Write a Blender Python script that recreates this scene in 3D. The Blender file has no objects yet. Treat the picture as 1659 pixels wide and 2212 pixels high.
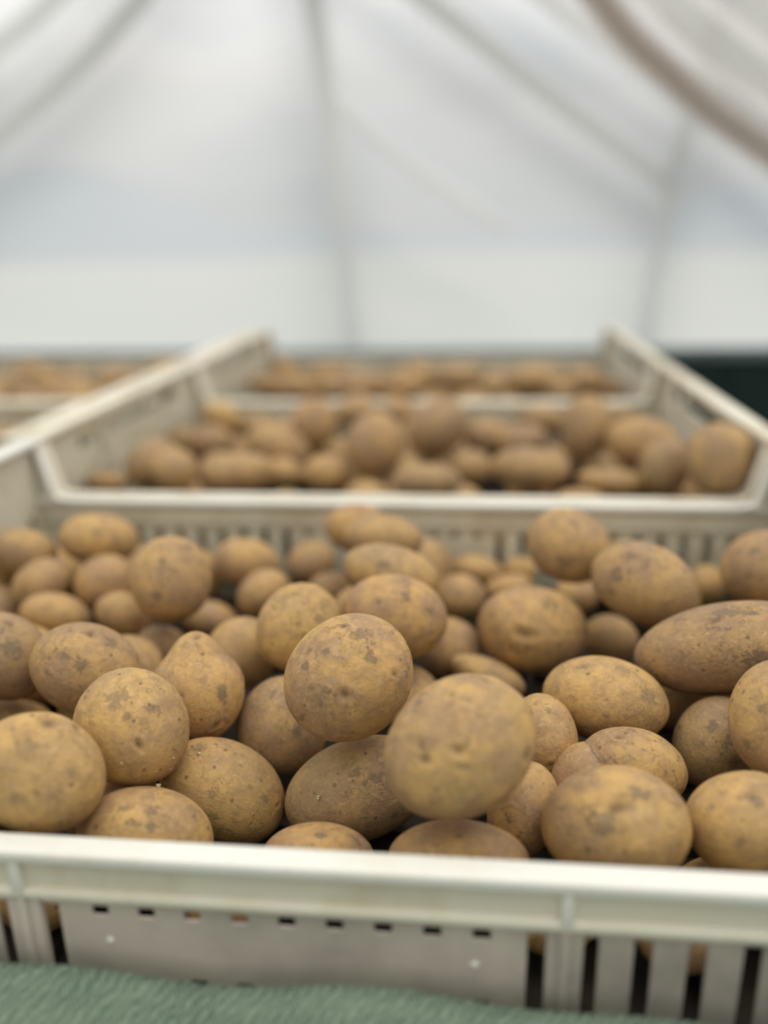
import bpy, bmesh, math, random
import numpy as np
from mathutils import Matrix, Vector, noise

S = bpy.context.scene
COL = S.collection
# ------------------------------------------------------------------ camera
CAM = np.array([0.0, 0.0, 0.273])
F_PX, PITCH, YAW, ROLL = 1813.0, 0.3168, 0.1063, -0.0200
cp, sp, cy_, sy_ = math.cos(PITCH), math.sin(PITCH), math.cos(YAW), math.sin(YAW)
FWD = np.array([-sy_*cp, cy_*cp, -sp]); R0 = np.array([cy_, sy_, 0.0]); U0 = np.cross(R0, FWD)
RIGHT = math.cos(ROLL)*R0 + math.sin(ROLL)*U0
UP = -math.sin(ROLL)*R0 + math.cos(ROLL)*U0
cd = bpy.data.cameras.new('camera'); cam = bpy.data.objects.new('camera', cd); COL.objects.link(cam)
cam.matrix_world = Matrix(((RIGHT[0], UP[0], -FWD[0], CAM[0]), (RIGHT[1], UP[1], -FWD[1], CAM[1]),
                           (RIGHT[2], UP[2], -FWD[2], CAM[2]), (0, 0, 0, 1)))
cd.sensor_fit = 'HORIZONTAL'; cd.sensor_width = 27.0
cd.lens = F_PX/1659*27.0
cd.clip_start = 0.01; cd.clip_end = 500
cd.dof.use_dof = True
cd.dof.focus_distance = 0.365
cd.dof.aperture_fstop = cd.lens/13.0
S.camera = cam
# ------------------------------------------------------------------ world and exposure
W = bpy.data.worlds.new('overcast_sky'); S.world = W; W.use_nodes = True
nt = W.node_tree; nt.nodes.clear()
def N(nt, t, **k):
    n = nt.nodes.new(t)
    for a, b in k.items():
        if a == 'i':
            for kk, v in b.items(): n.inputs[kk].default_value = v
        else: setattr(n, a, b)
    return n
def ramp(nt, stops, interp='LINEAR'):
    r = nt.nodes.new('ShaderNodeValToRGB'); r.color_ramp.interpolation = interp
    e = r.color_ramp.elements
    while len(e) > 1: e.remove(e[-1])
    e[0].position = stops[0][0]; c = stops[0][1]; e[0].color = (*c, 1) if len(c) == 3 else c
    for p, c in stops[1:]:
        x = e.new(p); x.color = (*c, 1)
    return r
tc = N(nt, 'ShaderNodeTexCoord'); sep = N(nt, 'ShaderNodeSeparateXYZ')
nt.links.new(tc.outputs['Generated'], sep.inputs[0])
grad = ramp(nt, [(0.0, (0.15, 0.15, 0.14)), (0.47, (0.40, 0.43, 0.45)), (0.52, (0.55, 0.61, 0.66)), (0.575, (1.0, 1.02, 1.06)), (0.605, (2.05, 2.02, 2.02)), (0.63, (2.4, 2.36, 2.34)), (0.8, (2.7, 2.66, 2.58)), (1.0, (3.8, 3.75, 3.62))])
mr = N(nt, 'ShaderNodeMapRange', i={1: -1.0, 2: 1.0}); nt.links.new(sep.outputs['Z'], mr.inputs[0]); nt.links.new(mr.outputs[0], grad.inputs[0])
nz = N(nt, 'ShaderNodeTexNoise', i={'Scale': 3.2, 'Detail': 3.0, 'Roughness': 0.5})
mp = N(nt, 'ShaderNodeMapping'); mp.inputs['Scale'].default_value = (1.0, 1.0, 2.2); mp.inputs['Location'].default_value = (0.35, 0.2, 0.1)
nt.links.new(tc.outputs['Generated'], mp.inputs[0]); nt.links.new(mp.outputs[0], nz.inputs['Vector'])
cr = ramp(nt, [(0.38, (0.55, 0.63, 0.72)), (0.60, (1.12, 1.08, 1.04))]); nt.links.new(nz.outputs['Fac'], cr.inputs[0])
mx = N(nt, 'ShaderNodeMixRGB', blend_type='MULTIPLY', i={0: 1.0}); nt.links.new(grad.outputs[0], mx.inputs[1]); nt.links.new(cr.outputs[0], mx.inputs[2])
bg = N(nt, 'ShaderNodeBackground', i={'Strength': 1.0}); wo = N(nt, 'ShaderNodeOutputWorld')
nt.links.new(mx.outputs[0], bg.inputs[0]); nt.links.new(bg.outputs[0], wo.inputs[0])
SKY = bg
SUN_STRENGTH = 7.0
sl = bpy.data.lights.new('veiled_sun', 'SUN'); sl.energy = SUN_STRENGTH; sl.angle = math.radians(60); sl.color = (1.0, 0.96, 0.89)
so = bpy.data.objects.new('veiled_sun', sl); COL.objects.link(so); so.rotation_euler = (math.radians(7), math.radians(9), 0)
S.view_settings.view_transform = 'Standard'; S.view_settings.look = 'None'; S.view_settings.gamma = 1.0
S.view_settings.use_curve_mapping = False; S.view_settings.exposure = -0.66
S.cycles.use_denoising = True
S.cycles.transparent_max_bounces = 24; S.cycles.max_bounces = 8

# ------------------------------------------------------------------ helpers
def obj(name, me, mat, parent=None, smooth=False):
    if isinstance(me, bmesh.types.BMesh):
        m = bpy.data.meshes.new(name); me.to_mesh(m); me.free(); me = m
    o = bpy.data.objects.new(name, me); COL.objects.link(o)
    if mat: me.materials.append(mat)
    if smooth: me.polygons.foreach_set('use_smooth', [True]*len(me.polygons))
    o.parent = parent
    return o
def tag(o, label=None, cat=None, group=None, kind=None):
    if label: o['label'] = label
    if cat: o['category'] = cat
    if group: o['group'] = group
    if kind: o['kind'] = kind
    return o
def empty(name, loc, rz=0.0):
    o = bpy.data.objects.new(name, None); o.location = loc; o.rotation_euler = (0, 0, rz); o.empty_display_size = .02
    COL.objects.link(o); return o
def box(bm, x0, x1, y0, y1, z0, z1):
    v = [bm.verts.new((x, y, z)) for z in (z0, z1) for y in (y0, y1) for x in (x0, x1)]
    for f in ((0, 2, 3, 1), (4, 5, 7, 6), (0, 1, 5, 4), (2, 6, 7, 3), (0, 4, 6, 2), (1, 3, 7, 5)):
        bm.faces.new([v[i] for i in f])
def prism(bm, pts, a, b, axis):
    """polygon pts extruded from a to b; axis 'x': pts are (y,z); 'y': pts are (x,z)"""
    mk = (lambda p, t: (t, p[0], p[1])) if axis == 'x' else (lambda p, t: (p[0], t, p[1]))
    A = [bm.verts.new(mk(p, a)) for p in pts]; B = [bm.verts.new(mk(p, b)) for p in pts]
    n = len(pts)
    fs = [bm.faces.new(A), bm.faces.new(B[::-1])]
    for i in range(n): fs.append(bm.faces.new((A[i], B[i], B[(i+1) % n], A[(i+1) % n])))
    bmesh.ops.recalc_face_normals(bm, faces=fs)
def tube(bm, pts, r, n=12):
    pts = [Vector(p) for p in pts]; rings = []
    for i, p in enumerate(pts):
        t = (pts[min(i+1, len(pts)-1)]-pts[max(i-1, 0)]).normalized()
        a = t.cross(Vector((0, 0, 1)) if abs(t.z) < .95 else Vector((1, 0, 0))).normalized(); b = t.cross(a)
        rr = r(i/(len(pts)-1)) if callable(r) else r
        rings.append([bm.verts.new(p+rr*(a*math.cos(2*math.pi*k/n)+b*math.sin(2*math.pi*k/n))) for k in range(n)])
    for A, B in zip(rings, rings[1:]):
        for k in range(n): bm.faces.new((A[k], A[(k+1) % n], B[(k+1) % n], B[k]))
    bm.faces.new(rings[0][::-1]); bm.faces.new(rings[-1])
def bevel(o, w, seg=2, angle=30):
    m = o.modifiers.new('bevel', 'BEVEL'); m.width = w; m.segments = seg; m.limit_method = 'ANGLE'; m.angle_limit = math.radians(angle)
    o.data.polygons.foreach_set('use_smooth', [True]*len(o.data.polygons))
    return o
def material(name):
    m = bpy.data.materials.new(name); m.use_nodes = True; nt = m.node_tree; nt.nodes.clear()
    return m, nt, N(nt, 'ShaderNodeOutputMaterial')
def link(nt, a, b): nt.links.new(a, b)

# ------------------------------------------------------------------ materials
def potato_material():
    m, nt, out = material('potato_skin')
    tc = N(nt, 'ShaderNodeTexCoord'); oi = N(nt, 'ShaderNodeObjectInfo')
    off = N(nt, 'ShaderNodeVectorMath', operation='MULTIPLY'); off.inputs[1].default_value = (7.3, 3.1, 5.7)
    link(nt, oi.outputs['Random'], off.inputs[0])
    add = N(nt, 'ShaderNodeVectorMath', operation='ADD'); link(nt, tc.outputs['Object'], add.inputs[0]); link(nt, off.outputs[0], add.inputs[1])
    P = add.outputs[0]
    def noise_(scale, detail=3, rough=.55, dist=0.0):
        n = N(nt, 'ShaderNodeTexNoise', i={'Scale': scale, 'Detail': detail, 'Roughness': rough, 'Distortion': dist}); link(nt, P, n.inputs['Vector']); return n.outputs['Fac']
    def mix(fac, a, b, bt='MIX'):
        x = N(nt, 'ShaderNodeMixRGB', blend_type=bt)
        for s, v in ((0, fac), (1, a), (2, b)):
            if isinstance(v, (float, int)): x.inputs[s].default_value = v
            elif isinstance(v, tuple): x.inputs[s].default_value = (*v, 1)
            else: link(nt, v, x.inputs[s])
        return x.outputs[0]
    def rmp(v, *st):
        r = ramp(nt, [(p, (c, c, c)) for p, c in st]); link(nt, v, r.inputs[0]); return r.outputs[0]
    def math_(op, a, b):
        x = N(nt, 'ShaderNodeMath', operation=op)
        for s, v in ((0, a), (1, b)):
            if isinstance(v, (float, int)): x.inputs[s].default_value = v
            else: link(nt, v, x.inputs[s])
        return x.outputs[0]
    # per-potato ground colour
    tint = ramp(nt, [(0.0, (0.47, 0.280, 0.125)), (0.25, (0.40, 0.255, 0.140)), (0.5, (0.52, 0.335, 0.140)), (0.75, (0.42, 0.250, 0.130)), (1.0, (0.50, 0.320, 0.145))])
    link(nt, oi.outputs['Random'], tint.inputs[0])
    yellow = mix(.45, tint.outputs[0], (0.66, 0.440, 0.150))
    dusty = mix(.5, tint.outputs[0], (0.34, 0.235, 0.155))
    c = mix(rmp(noise_(42, 3, .55, .3), (.43, 0), (.57, 1)), dusty, yellow)
    at = N(nt, 'ShaderNodeAttribute', attribute_name='marks'); sa = N(nt, 'ShaderNodeSeparateColor'); link(nt, at.outputs['Color'], sa.inputs[0])
    yb = rmp(sa.outputs[2], (.5, 0), (1.0, .75)); db = rmp(sa.outputs[2], (0.0, .75), (.5, 0))
    c = mix(yb, c, mix(.30, (0.60, 0.405, 0.150), c)); c = mix(db, c, mix(.35, (0.265, 0.190, 0.125), c))
    c = mix(rmp(noise_(150, 4, .6, .4), (.42, 0), (.68, .50)), c, (0.240, 0.165, 0.105))        # brown mottling
    c = mix(rmp(noise_(420, 3, .6), (.52, 0), (.70, .30)), c, (0.66, 0.50, 0.30))             # flaky pale netting
    c = mix(rmp(noise_(1500, 2, .6), (.45, 0), (.75, .30)), c, (0.20, 0.14, 0.085))           # grit
    # hair-thin squiggles of peeling skin
    hl = math_('SUBTRACT', 1.0, math_('MINIMUM', math_('MULTIPLY', math_('ABSOLUTE', math_('SUBTRACT', noise_(210, 4, .65, 1.2), .5), 0), 42.0), 1.0))
    hl = math_('MULTIPLY', hl, rmp(noise_(70, 3, .6, .5), (.50, 0), (.60, 1)))
    c = mix(math_('MULTIPLY', hl, .70), c, (0.17, 0.115, 0.07))
    # scattered scabs, ragged
    sc = math_('MULTIPLY', rmp(noise_(95, 5, .7, .8), (.595, 0), (.64, 1)), rmp(noise_(500, 3, .65), (.40, .1), (.56, 1)))
    c = mix(math_('MULTIPLY', sc, math_('SUBTRACT', .72, math_('MULTIPLY', yb, .75))), c, (0.135, 0.105, 0.075))
    # pin-point lenticels
    vo = N(nt, 'ShaderNodeTexVoronoi', i={'Scale': 230.0, 'Randomness': 1.0}); link(nt, P, vo.inputs['Vector'])
    vc = N(nt, 'ShaderNodeSeparateColor'); link(nt, vo.outputs['Color'], vc.inputs[0])
    thr = math_('MULTIPLY', vc.outputs[0], .24)
    pin = math_('MULTIPLY', math_('LESS_THAN', vo.outputs['Distance'], thr), math_('GREATER_THAN', vc.outputs[1], .62))
    c = mix(math_('MULTIPLY', pin, .75), c, (0.15, 0.095, 0.06))
    # marks with a place of their own
    sm = math_('ADD', sa.outputs[0], math_('MULTIPLY', math_('SUBTRACT', noise_(260, 5, .75, .9), .5), 2.6))
    smf = rmp(sm, (.44, 0), (.66, 1)); smf = math_('MULTIPLY', smf, math_('MINIMUM', math_('MULTIPLY', sa.outputs[0], 4.0), 1.0))
    c = mix(math_('MULTIPLY', smf, math_('SUBTRACT', .72, math_('MULTIPLY', yb, .45))), c, (0.15, 0.118, 0.088))
    ey = math_('MULTIPLY', sa.outputs[1], math_('ADD', .45, noise_(420, 3, .7)))
    c = mix(math_('MULTIPLY', ey, .95), c, (0.155, 0.095, 0.052))
    c = mix(rmp(noise_(14, 2, .5), (.50, 0), (.75, .22)), c, (0.34, 0.29, 0.11))              # faint greening
    c = mix(1.0, c, (1.05, 0.985, 0.915), 'MULTIPLY')
    bs = N(nt, 'ShaderNodeBsdfPrincipled'); bs.inputs['Roughness'].default_value = .62
    bs.inputs['Specular IOR Level'].default_value = .32
    link(nt, c, bs.inputs['Base Color'])
    h = math_('ADD', math_('MULTIPLY', noise_(150, 4, .6, .4), .55), math_('MULTIPLY', noise_(650, 4, .65), .30))
    h = math_('SUBTRACT', h, math_('MULTIPLY', smf, .12)); h = math_('SUBTRACT', h, math_('MULTIPLY', hl, .12)); h = math_('SUBTRACT', h, math_('MULTIPLY', pin, .10)); h = math_('SUBTRACT', h, math_('MULTIPLY', sc, .10))
    bu = N(nt, 'ShaderNodeBump', i={'Strength': .62, 'Distance': .0022}); link(nt, h, bu.inputs['Height']); link(nt, bu.outputs[0], bs.inputs['Normal'])
    link(nt, bs.outputs[0], out.inputs[0]); return m
def plain(name, col, rough=.6, spec=.3, nscale=60, col2=None, lo=.45, hi=.7, bump=0.0, bscale=300):
    m, nt, out = material(name); bs = N(nt, 'ShaderNodeBsdfPrincipled', i={'Roughness': rough, 'Specular IOR Level': spec})
    tc = N(nt, 'ShaderNodeTexCoord'); n = N(nt, 'ShaderNodeTexNoise', i={'Scale': nscale, 'Detail': 5.0, 'Roughness': .6}); link(nt, tc.outputs['Object'], n.inputs['Vector'])
    r = ramp(nt, [(lo, col), (hi, col2 or tuple(c*.8 for c in col))]); link(nt, n.outputs['Fac'], r.inputs[0]); link(nt, r.outputs[0], bs.inputs['Base Color'])
    if bump:
        n2 = N(nt, 'ShaderNodeTexNoise', i={'Scale': bscale, 'Detail': 3.0}); link(nt, tc.outputs['Object'], n2.inputs['Vector'])
        b = N(nt, 'ShaderNodeBump', i={'Strength': bump, 'Distance': .002}); link(nt, n2.outputs['Fac'], b.inputs['Height']); link(nt, b.outputs[0], bs.inputs['Normal'])
    link(nt, bs.outputs[0], out.inputs[0]); return m
SKIN = potato_material()
PLASTIC = plain('cream_plastic', (.765, .75, .70), .42, .4, 16, (.68, .61, .49), .50, .78, .12, 500)
PANEL = plain('shade_toned_plastic', (.56, .49, .43), .32, .5, 9, (.22, .20, .18), .40, .68, .10, 300)  # crate plastic darkened; soft dark patches paint in the panel's shade and sheen
BAND = plain('stained_cream_plastic', (.70, .65, .53), .45, .4, 20, (.52, .44, .30), .48, .78, .12, 400)
LIP = plain('lip_cream_plastic', (.74, .70, .60), .42, .4, 20, (.60, .52, .38), .46, .78, .12, 400)
AGED = plain('aged_cream_plastic', (.74, .69, .58), .5, .35, 16, (.52, .44, .31), .45, .75, .12, 500)
BASEM = plain('shade_dark_base', (.030, .026, .022), .8, .1, 30, (.06, .045, .03))  # near-black colour paints the shade in gaps between potatoes
SPROUT = plain('pale_sprout', (.56, .46, .30), .5, .4)
def translucent(name, white, clear, trans, diff, weave=None):
    m, nt, out = material(name)
    t = N(nt, 'ShaderNodeBsdfTransparent', i={'Color': (*white, 1)}); l = N(nt, 'ShaderNodeBsdfTranslucent', i={'Color': (*white, 1)}); d = N(nt, 'ShaderNodeBsdfDiffuse', i={'Color': (*white, 1)})
    a = N(nt, 'ShaderNodeMixShader', i={0: diff/(diff+trans)}); link(nt, l.outputs[0], a.inputs[1]); link(nt, d.outputs[0], a.inputs[2])
    b = N(nt, 'ShaderNodeMixShader', i={0: 1-clear}); link(nt, t.outputs[0], b.inputs[1]); link(nt, a.outputs[0], b.inputs[2])
    if weave:
        weave(nt, b.inputs[0], 1-clear)
    link(nt, b.outputs[0], out.inputs[0]); return m
FILM = translucent('tunnel_film', (.74, .745, .74), .40, .62, .38)
DIM_FILM = translucent('fill_cutting_film', (.60, .61, .58), .28, .55, .45)  # darker film added on the unseen walls to cut side and front fill
def net_weave(nt, sock, base):
    tc = N(nt, 'ShaderNodeTexCoord')
    wv = N(nt, 'ShaderNodeTexWave', wave_type='BANDS', bands_direction='Y', i={'Scale': 5.0, 'Distortion': 1.2, 'Detail': 2.0}); link(nt, tc.outputs['UV'], wv.inputs['Vector'])
    w2 = N(nt, 'ShaderNodeTexWave', wave_type='BANDS', bands_direction='X', i={'Scale': 60.0, 'Distortion': .3}); link(nt, tc.outputs['UV'], w2.inputs['Vector'])
    mu = N(nt, 'ShaderNodeMath', operation='MULTIPLY'); link(nt, wv.outputs['Fac'], mu.inputs[0]); link(nt, w2.outputs['Fac'], mu.inputs[1])
    mr = N(nt, 'ShaderNodeMapRange', i={1: 0.0, 2: 1.0, 3: base+.16, 4: base-.30}); link(nt, mu.outputs[0], mr.inputs[0]); link(nt, mr.outputs[0], sock)
NET = translucent('shade_net', (.80, .785, .765), .30, .6, .4, net_weave)
STEEL = plain('galvanised_steel', (.66, .67, .68), .45, .5, 40)
BRACE = plain('dull_steel', (.34, .35, .35), .6, .3, 40)
def green_net():
    m, nt, out = material('green_netting'); bs = N(nt, 'ShaderNodeBsdfPrincipled', i={'Roughness': .75, 'Specular IOR Level': .25}); tc = N(nt, 'ShaderNodeTexCoord')
    mp = N(nt, 'ShaderNodeMapping'); mp.inputs['Rotation'].default_value = (0, 0, .9); link(nt, tc.outputs['Object'], mp.inputs[0])
    w = N(nt, 'ShaderNodeTexWave', bands_direction='X', i={'Scale': 130.0, 'Distortion': 6.5, 'Detail': 3.0, 'Detail Scale': 1.5}); link(nt, mp.outputs[0], w.inputs['Vector'])
    w2 = N(nt, 'ShaderNodeTexWave', bands_direction='Y', i={'Scale': 200.0, 'Distortion': 6.0, 'Detail': 2.0}); link(nt, mp.outputs[0], w2.inputs['Vector'])
    n = N(nt, 'ShaderNodeTexNoise', i={'Scale': 38.0, 'Detail': 4.0}); link(nt, tc.outputs['Object'], n.inputs['Vector'])
    a = N(nt, 'ShaderNodeMath', operation='MULTIPLY', i={1: .55}); link(nt, w.outputs['Fac'], a.inputs[0])
    a2 = N(nt, 'ShaderNodeMath', operation='MULTIPLY_ADD', i={1: .25}); link(nt, w2.outputs['Fac'], a2.inputs[0]); link(nt, a.outputs[0], a2.inputs[2])
    b = N(nt, 'ShaderNodeMath', operation='MULTIPLY_ADD', i={1: .5}); link(nt, n.outputs['Fac'], b.inputs[0]); link(nt, a2.outputs[0], b.inputs[2])
    r = ramp(nt, [(.12, (.055, .082, .066)), (.5, (.135, .190, .142)), (.88, (.225, .290, .215))]); link(nt, b.outputs[0], r.inputs[0]); link(nt, r.outputs[0], bs.inputs['Base Color'])
    bu = N(nt, 'ShaderNodeBump', i={'Strength': .6, 'Distance': .001}); link(nt, b.outputs[0], bu.inputs['Height']); link(nt, bu.outputs[0], bs.inputs['Normal'])
    link(nt, bs.outputs[0], out.inputs[0]); return m
GREEN = green_net()
DARKGREEN = plain('dark_green_ground_cover', (.012, .028, .024), .8, .2, 20, (.02, .04, .034))

# ------------------------------------------------------------------ setting: tent, bench, ground
WALL_Y = 2.05
def wall_y(z): return WALL_Y - .70*z - .15*z*z
APEX = 2.03
def film_side(name, sgn, mat):
    bm = bmesh.new(); nx, nzv = 60, 34
    g = []
    for i in range(nx+1):
        x = -3.4 + 6.8*i/nx; row = []
        for j in range(nzv+1):
            z = -.0 + APEX*j/nzv
            y = wall_y(z)
            w = .010*math.sin(x*2.1+z*3) + .006*math.sin(x*6.3-z*5+1)*(1-z/APEX)
            row.append(bm.verts.new((x, sgn*(y+w), z)))
        g.append(row)
    for i in range(nx):
        for j in range(nzv): bm.faces.new((g[i][j], g[i+1][j], g[i+1][j+1], g[i][j+1]))
    o = obj(name, bm, mat, smooth=True); tag(o, kind='structure'); return o
film_side('wall_back', 1, FILM); film_side('wall_front', -1, DIM_FILM)
def gable(name, x):
    bm = bmesh.new(); pts = [(-wall_y(0), 0.0)] + [(-wall_y(APEX*j/16), APEX*j/16) for j in range(1, 17)] + [(wall_y(APEX*j/16), APEX*j/16) for j in range(15, -1, -1)]
    bm.faces.new([bm.verts.new((x, y, z)) for y, z in pts]); tag(obj(name, bm, DIM_FILM), kind='structure')
gable('wall_left', -3.4); gable('wall_right', 3.4)
def boxed(name, mat, dims, kind='structure', bev=0):
    bm = bmesh.new(); box(bm, *dims); o = obj(name, bm, mat)
    if kind: tag(o, kind=kind)
    if bev: bevel(o, bev)
    return o
RAIL = plain('weathered_rail', (.16, .20, .20), .6, .3, 8)
boxed('baseboard_back', DARKGREEN, (-3.4, 3.4, 2.03, 2.06, -.75, -.012))
boxed('trim_1', RAIL, (-3.4, 3.4, 2.02, 2.07, -.012, .016), bev=.004)
boxed('baseboard_front', DARKGREEN, (-3.4, 3.4, -2.06, -2.03, -.75, 0))
boxed('baseboard_left', DARKGREEN, (-3.43, -3.4, -2.06, 2.06, -.75, 0))
boxed('baseboard_right', DARKGREEN, (3.4, 3.43, -2.06, 2.06, -.75, 0))
boxed('floor', DARKGREEN, (-3.4, 3.4, -2.06, 2.06, -.80, -.75))
def hill(name, mat, y, x0, x1, base, prof, depth):
    bm = bmesh.new(); n = 48; A = []; B = []; Cc = []
    for i in range(n+1):
        t = i/n; x = x0+(x1-x0)*t; h = prof(t)
        A.append(bm.verts.new((x, y-depth, base))); B.append(bm.verts.new((x, y, base+h))); Cc.append(bm.verts.new((x, y+depth, base)))
    for i in range(n):
        bm.faces.new((A[i], A[i+1], B[i+1], B[i])); bm.faces.new((B[i], B[i+1], Cc[i+1], Cc[i]))
    tag(obj(name, bm, mat, smooth=True), kind='structure')
FIELD = plain('pale_field', (.17, .185, .165), .9, .1, .2, (.12, .14, .13))
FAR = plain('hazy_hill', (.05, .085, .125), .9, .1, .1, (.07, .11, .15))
boxed('ground', FIELD, (-60, 60, -60, 90, -.9, -.82))
hill('hill_1', FAR, 60, -36, -9.5, -1, lambda t: 6.2*math.sin(math.pi*min(1, t*1.0+.18))**.8*(1+.08*math.sin(9*t)), 9)
hill('hill_2', FAR, 75, -30, 14, -1, lambda t: 2.6*math.sin(math.pi*t)**.5*(1+.25*math.sin(7*t+1)), 9)
hill('hill_3', FAR, 60, 10, 36, -1, lambda t: 4.6*math.sin(math.pi*t)**.7*(1+.15*math.sin(11*t)), 9)

# ------------------------------------------------------------------ poles and braces behind the film
def on_wall(x, z, off=.03): return (x, wall_y(z)+off, z)
def pole(name, pts, r, label, cat, group=None):
    bm = bmesh.new(); tube(bm, pts, r, 14); o = obj(name, bm, STEEL if name == 'tunnel_hoop' else BRACE, smooth=True); tag(o, label, cat, group); return o
def hoop(x, xt, r, label):
    return pole('tunnel_hoop', [on_wall(x+(xt-x)*t, -.0+1.95*t, .012+r) for t in [i/24 for i in range(25)]], r, label, 'tent pole', 'steel poles standing behind the white film')
pole('tunnel_hoop', [(-0.305, 2.192, -0.017), (-0.297, 2.081, 0.137), (-0.289, 1.967, 0.286), (-0.284, 1.858, 0.422), (-0.283, 1.748, 0.552), (-0.281, 1.646, 0.667), (-0.280, 1.567, 0.754), (-0.283, 1.457, 0.871)], 0.021, 'steel tunnel pole rising near the middle of the tent wall, faint through the film', 'tent pole', 'steel poles behind the white film')
pole('tunnel_hoop', [(0.433, 2.195, -0.021), (0.418, 2.088, 0.128), (0.408, 1.978, 0.273), (0.406, 1.872, 0.405), (0.407, 1.778, 0.517), (0.415, 1.699, 0.607), (0.425, 1.620, 0.696), (0.442, 1.533, 0.790)], 0.02, 'steel tunnel pole at the right, its top running behind the shade netting', 'tent pole', 'steel poles behind the white film')
pole('roof_brace', [(-1.788, 2.064, 0.134), (-1.204, 1.871, 0.381), (-0.964, 1.783, 0.487), (-0.818, 1.729, 0.551), (-0.693, 1.675, 0.613), (-0.585, 1.620, 0.674), (-0.492, 1.563, 0.737), (-0.349, 1.463, 0.843)], 0.019, 'lower curved brace crossing the upper left corner behind the film', 'brace', 'slanting braces behind the white film')
pole('roof_brace', [(-1.625, 1.927, 0.312), (-1.075, 1.738, 0.540), (-0.871, 1.661, 0.628), (-0.801, 1.638, 0.654), (-0.743, 1.615, 0.679), (-0.620, 1.563, 0.736), (-0.451, 1.471, 0.835)], 0.019, 'short brace in the extreme top left corner behind the film', 'brace', 'slanting braces behind the white film')
pole('roof_brace', [(-0.353, 1.475, 0.831), (-0.201, 1.568, 0.731), (-0.077, 1.639, 0.653), (0.045, 1.704, 0.579), (0.179, 1.775, 0.497), (0.286, 1.828, 0.434), (0.392, 1.883, 0.367)], 0.019, 'long brace slanting from the top middle down to the right-hand pole', 'brace', 'slanting braces behind the white film')
pole('roof_brace', [(-0.146, 1.491, 0.814), (0.023, 1.585, 0.712), (0.143, 1.648, 0.643), (0.265, 1.708, 0.575), (0.410, 1.781, 0.490), (0.603, 1.871, 0.382), (0.745, 1.935, 0.302), (1.291, 2.156, 0.006)], 0.022, 'brace running just below the shade netting edge at the upper right', 'brace', 'slanting braces behind the white film')
pole('roof_brace', [(-0.308, 1.833, 0.558), (-0.216, 1.902, 0.477), (-0.123, 1.957, 0.411), (-0.023, 2.011, 0.345), (0.084, 2.063, 0.279)], 0.017, 'faintest brace, slanting low from the middle pole to the right', 'brace', 'slanting braces behind the white film')

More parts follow.
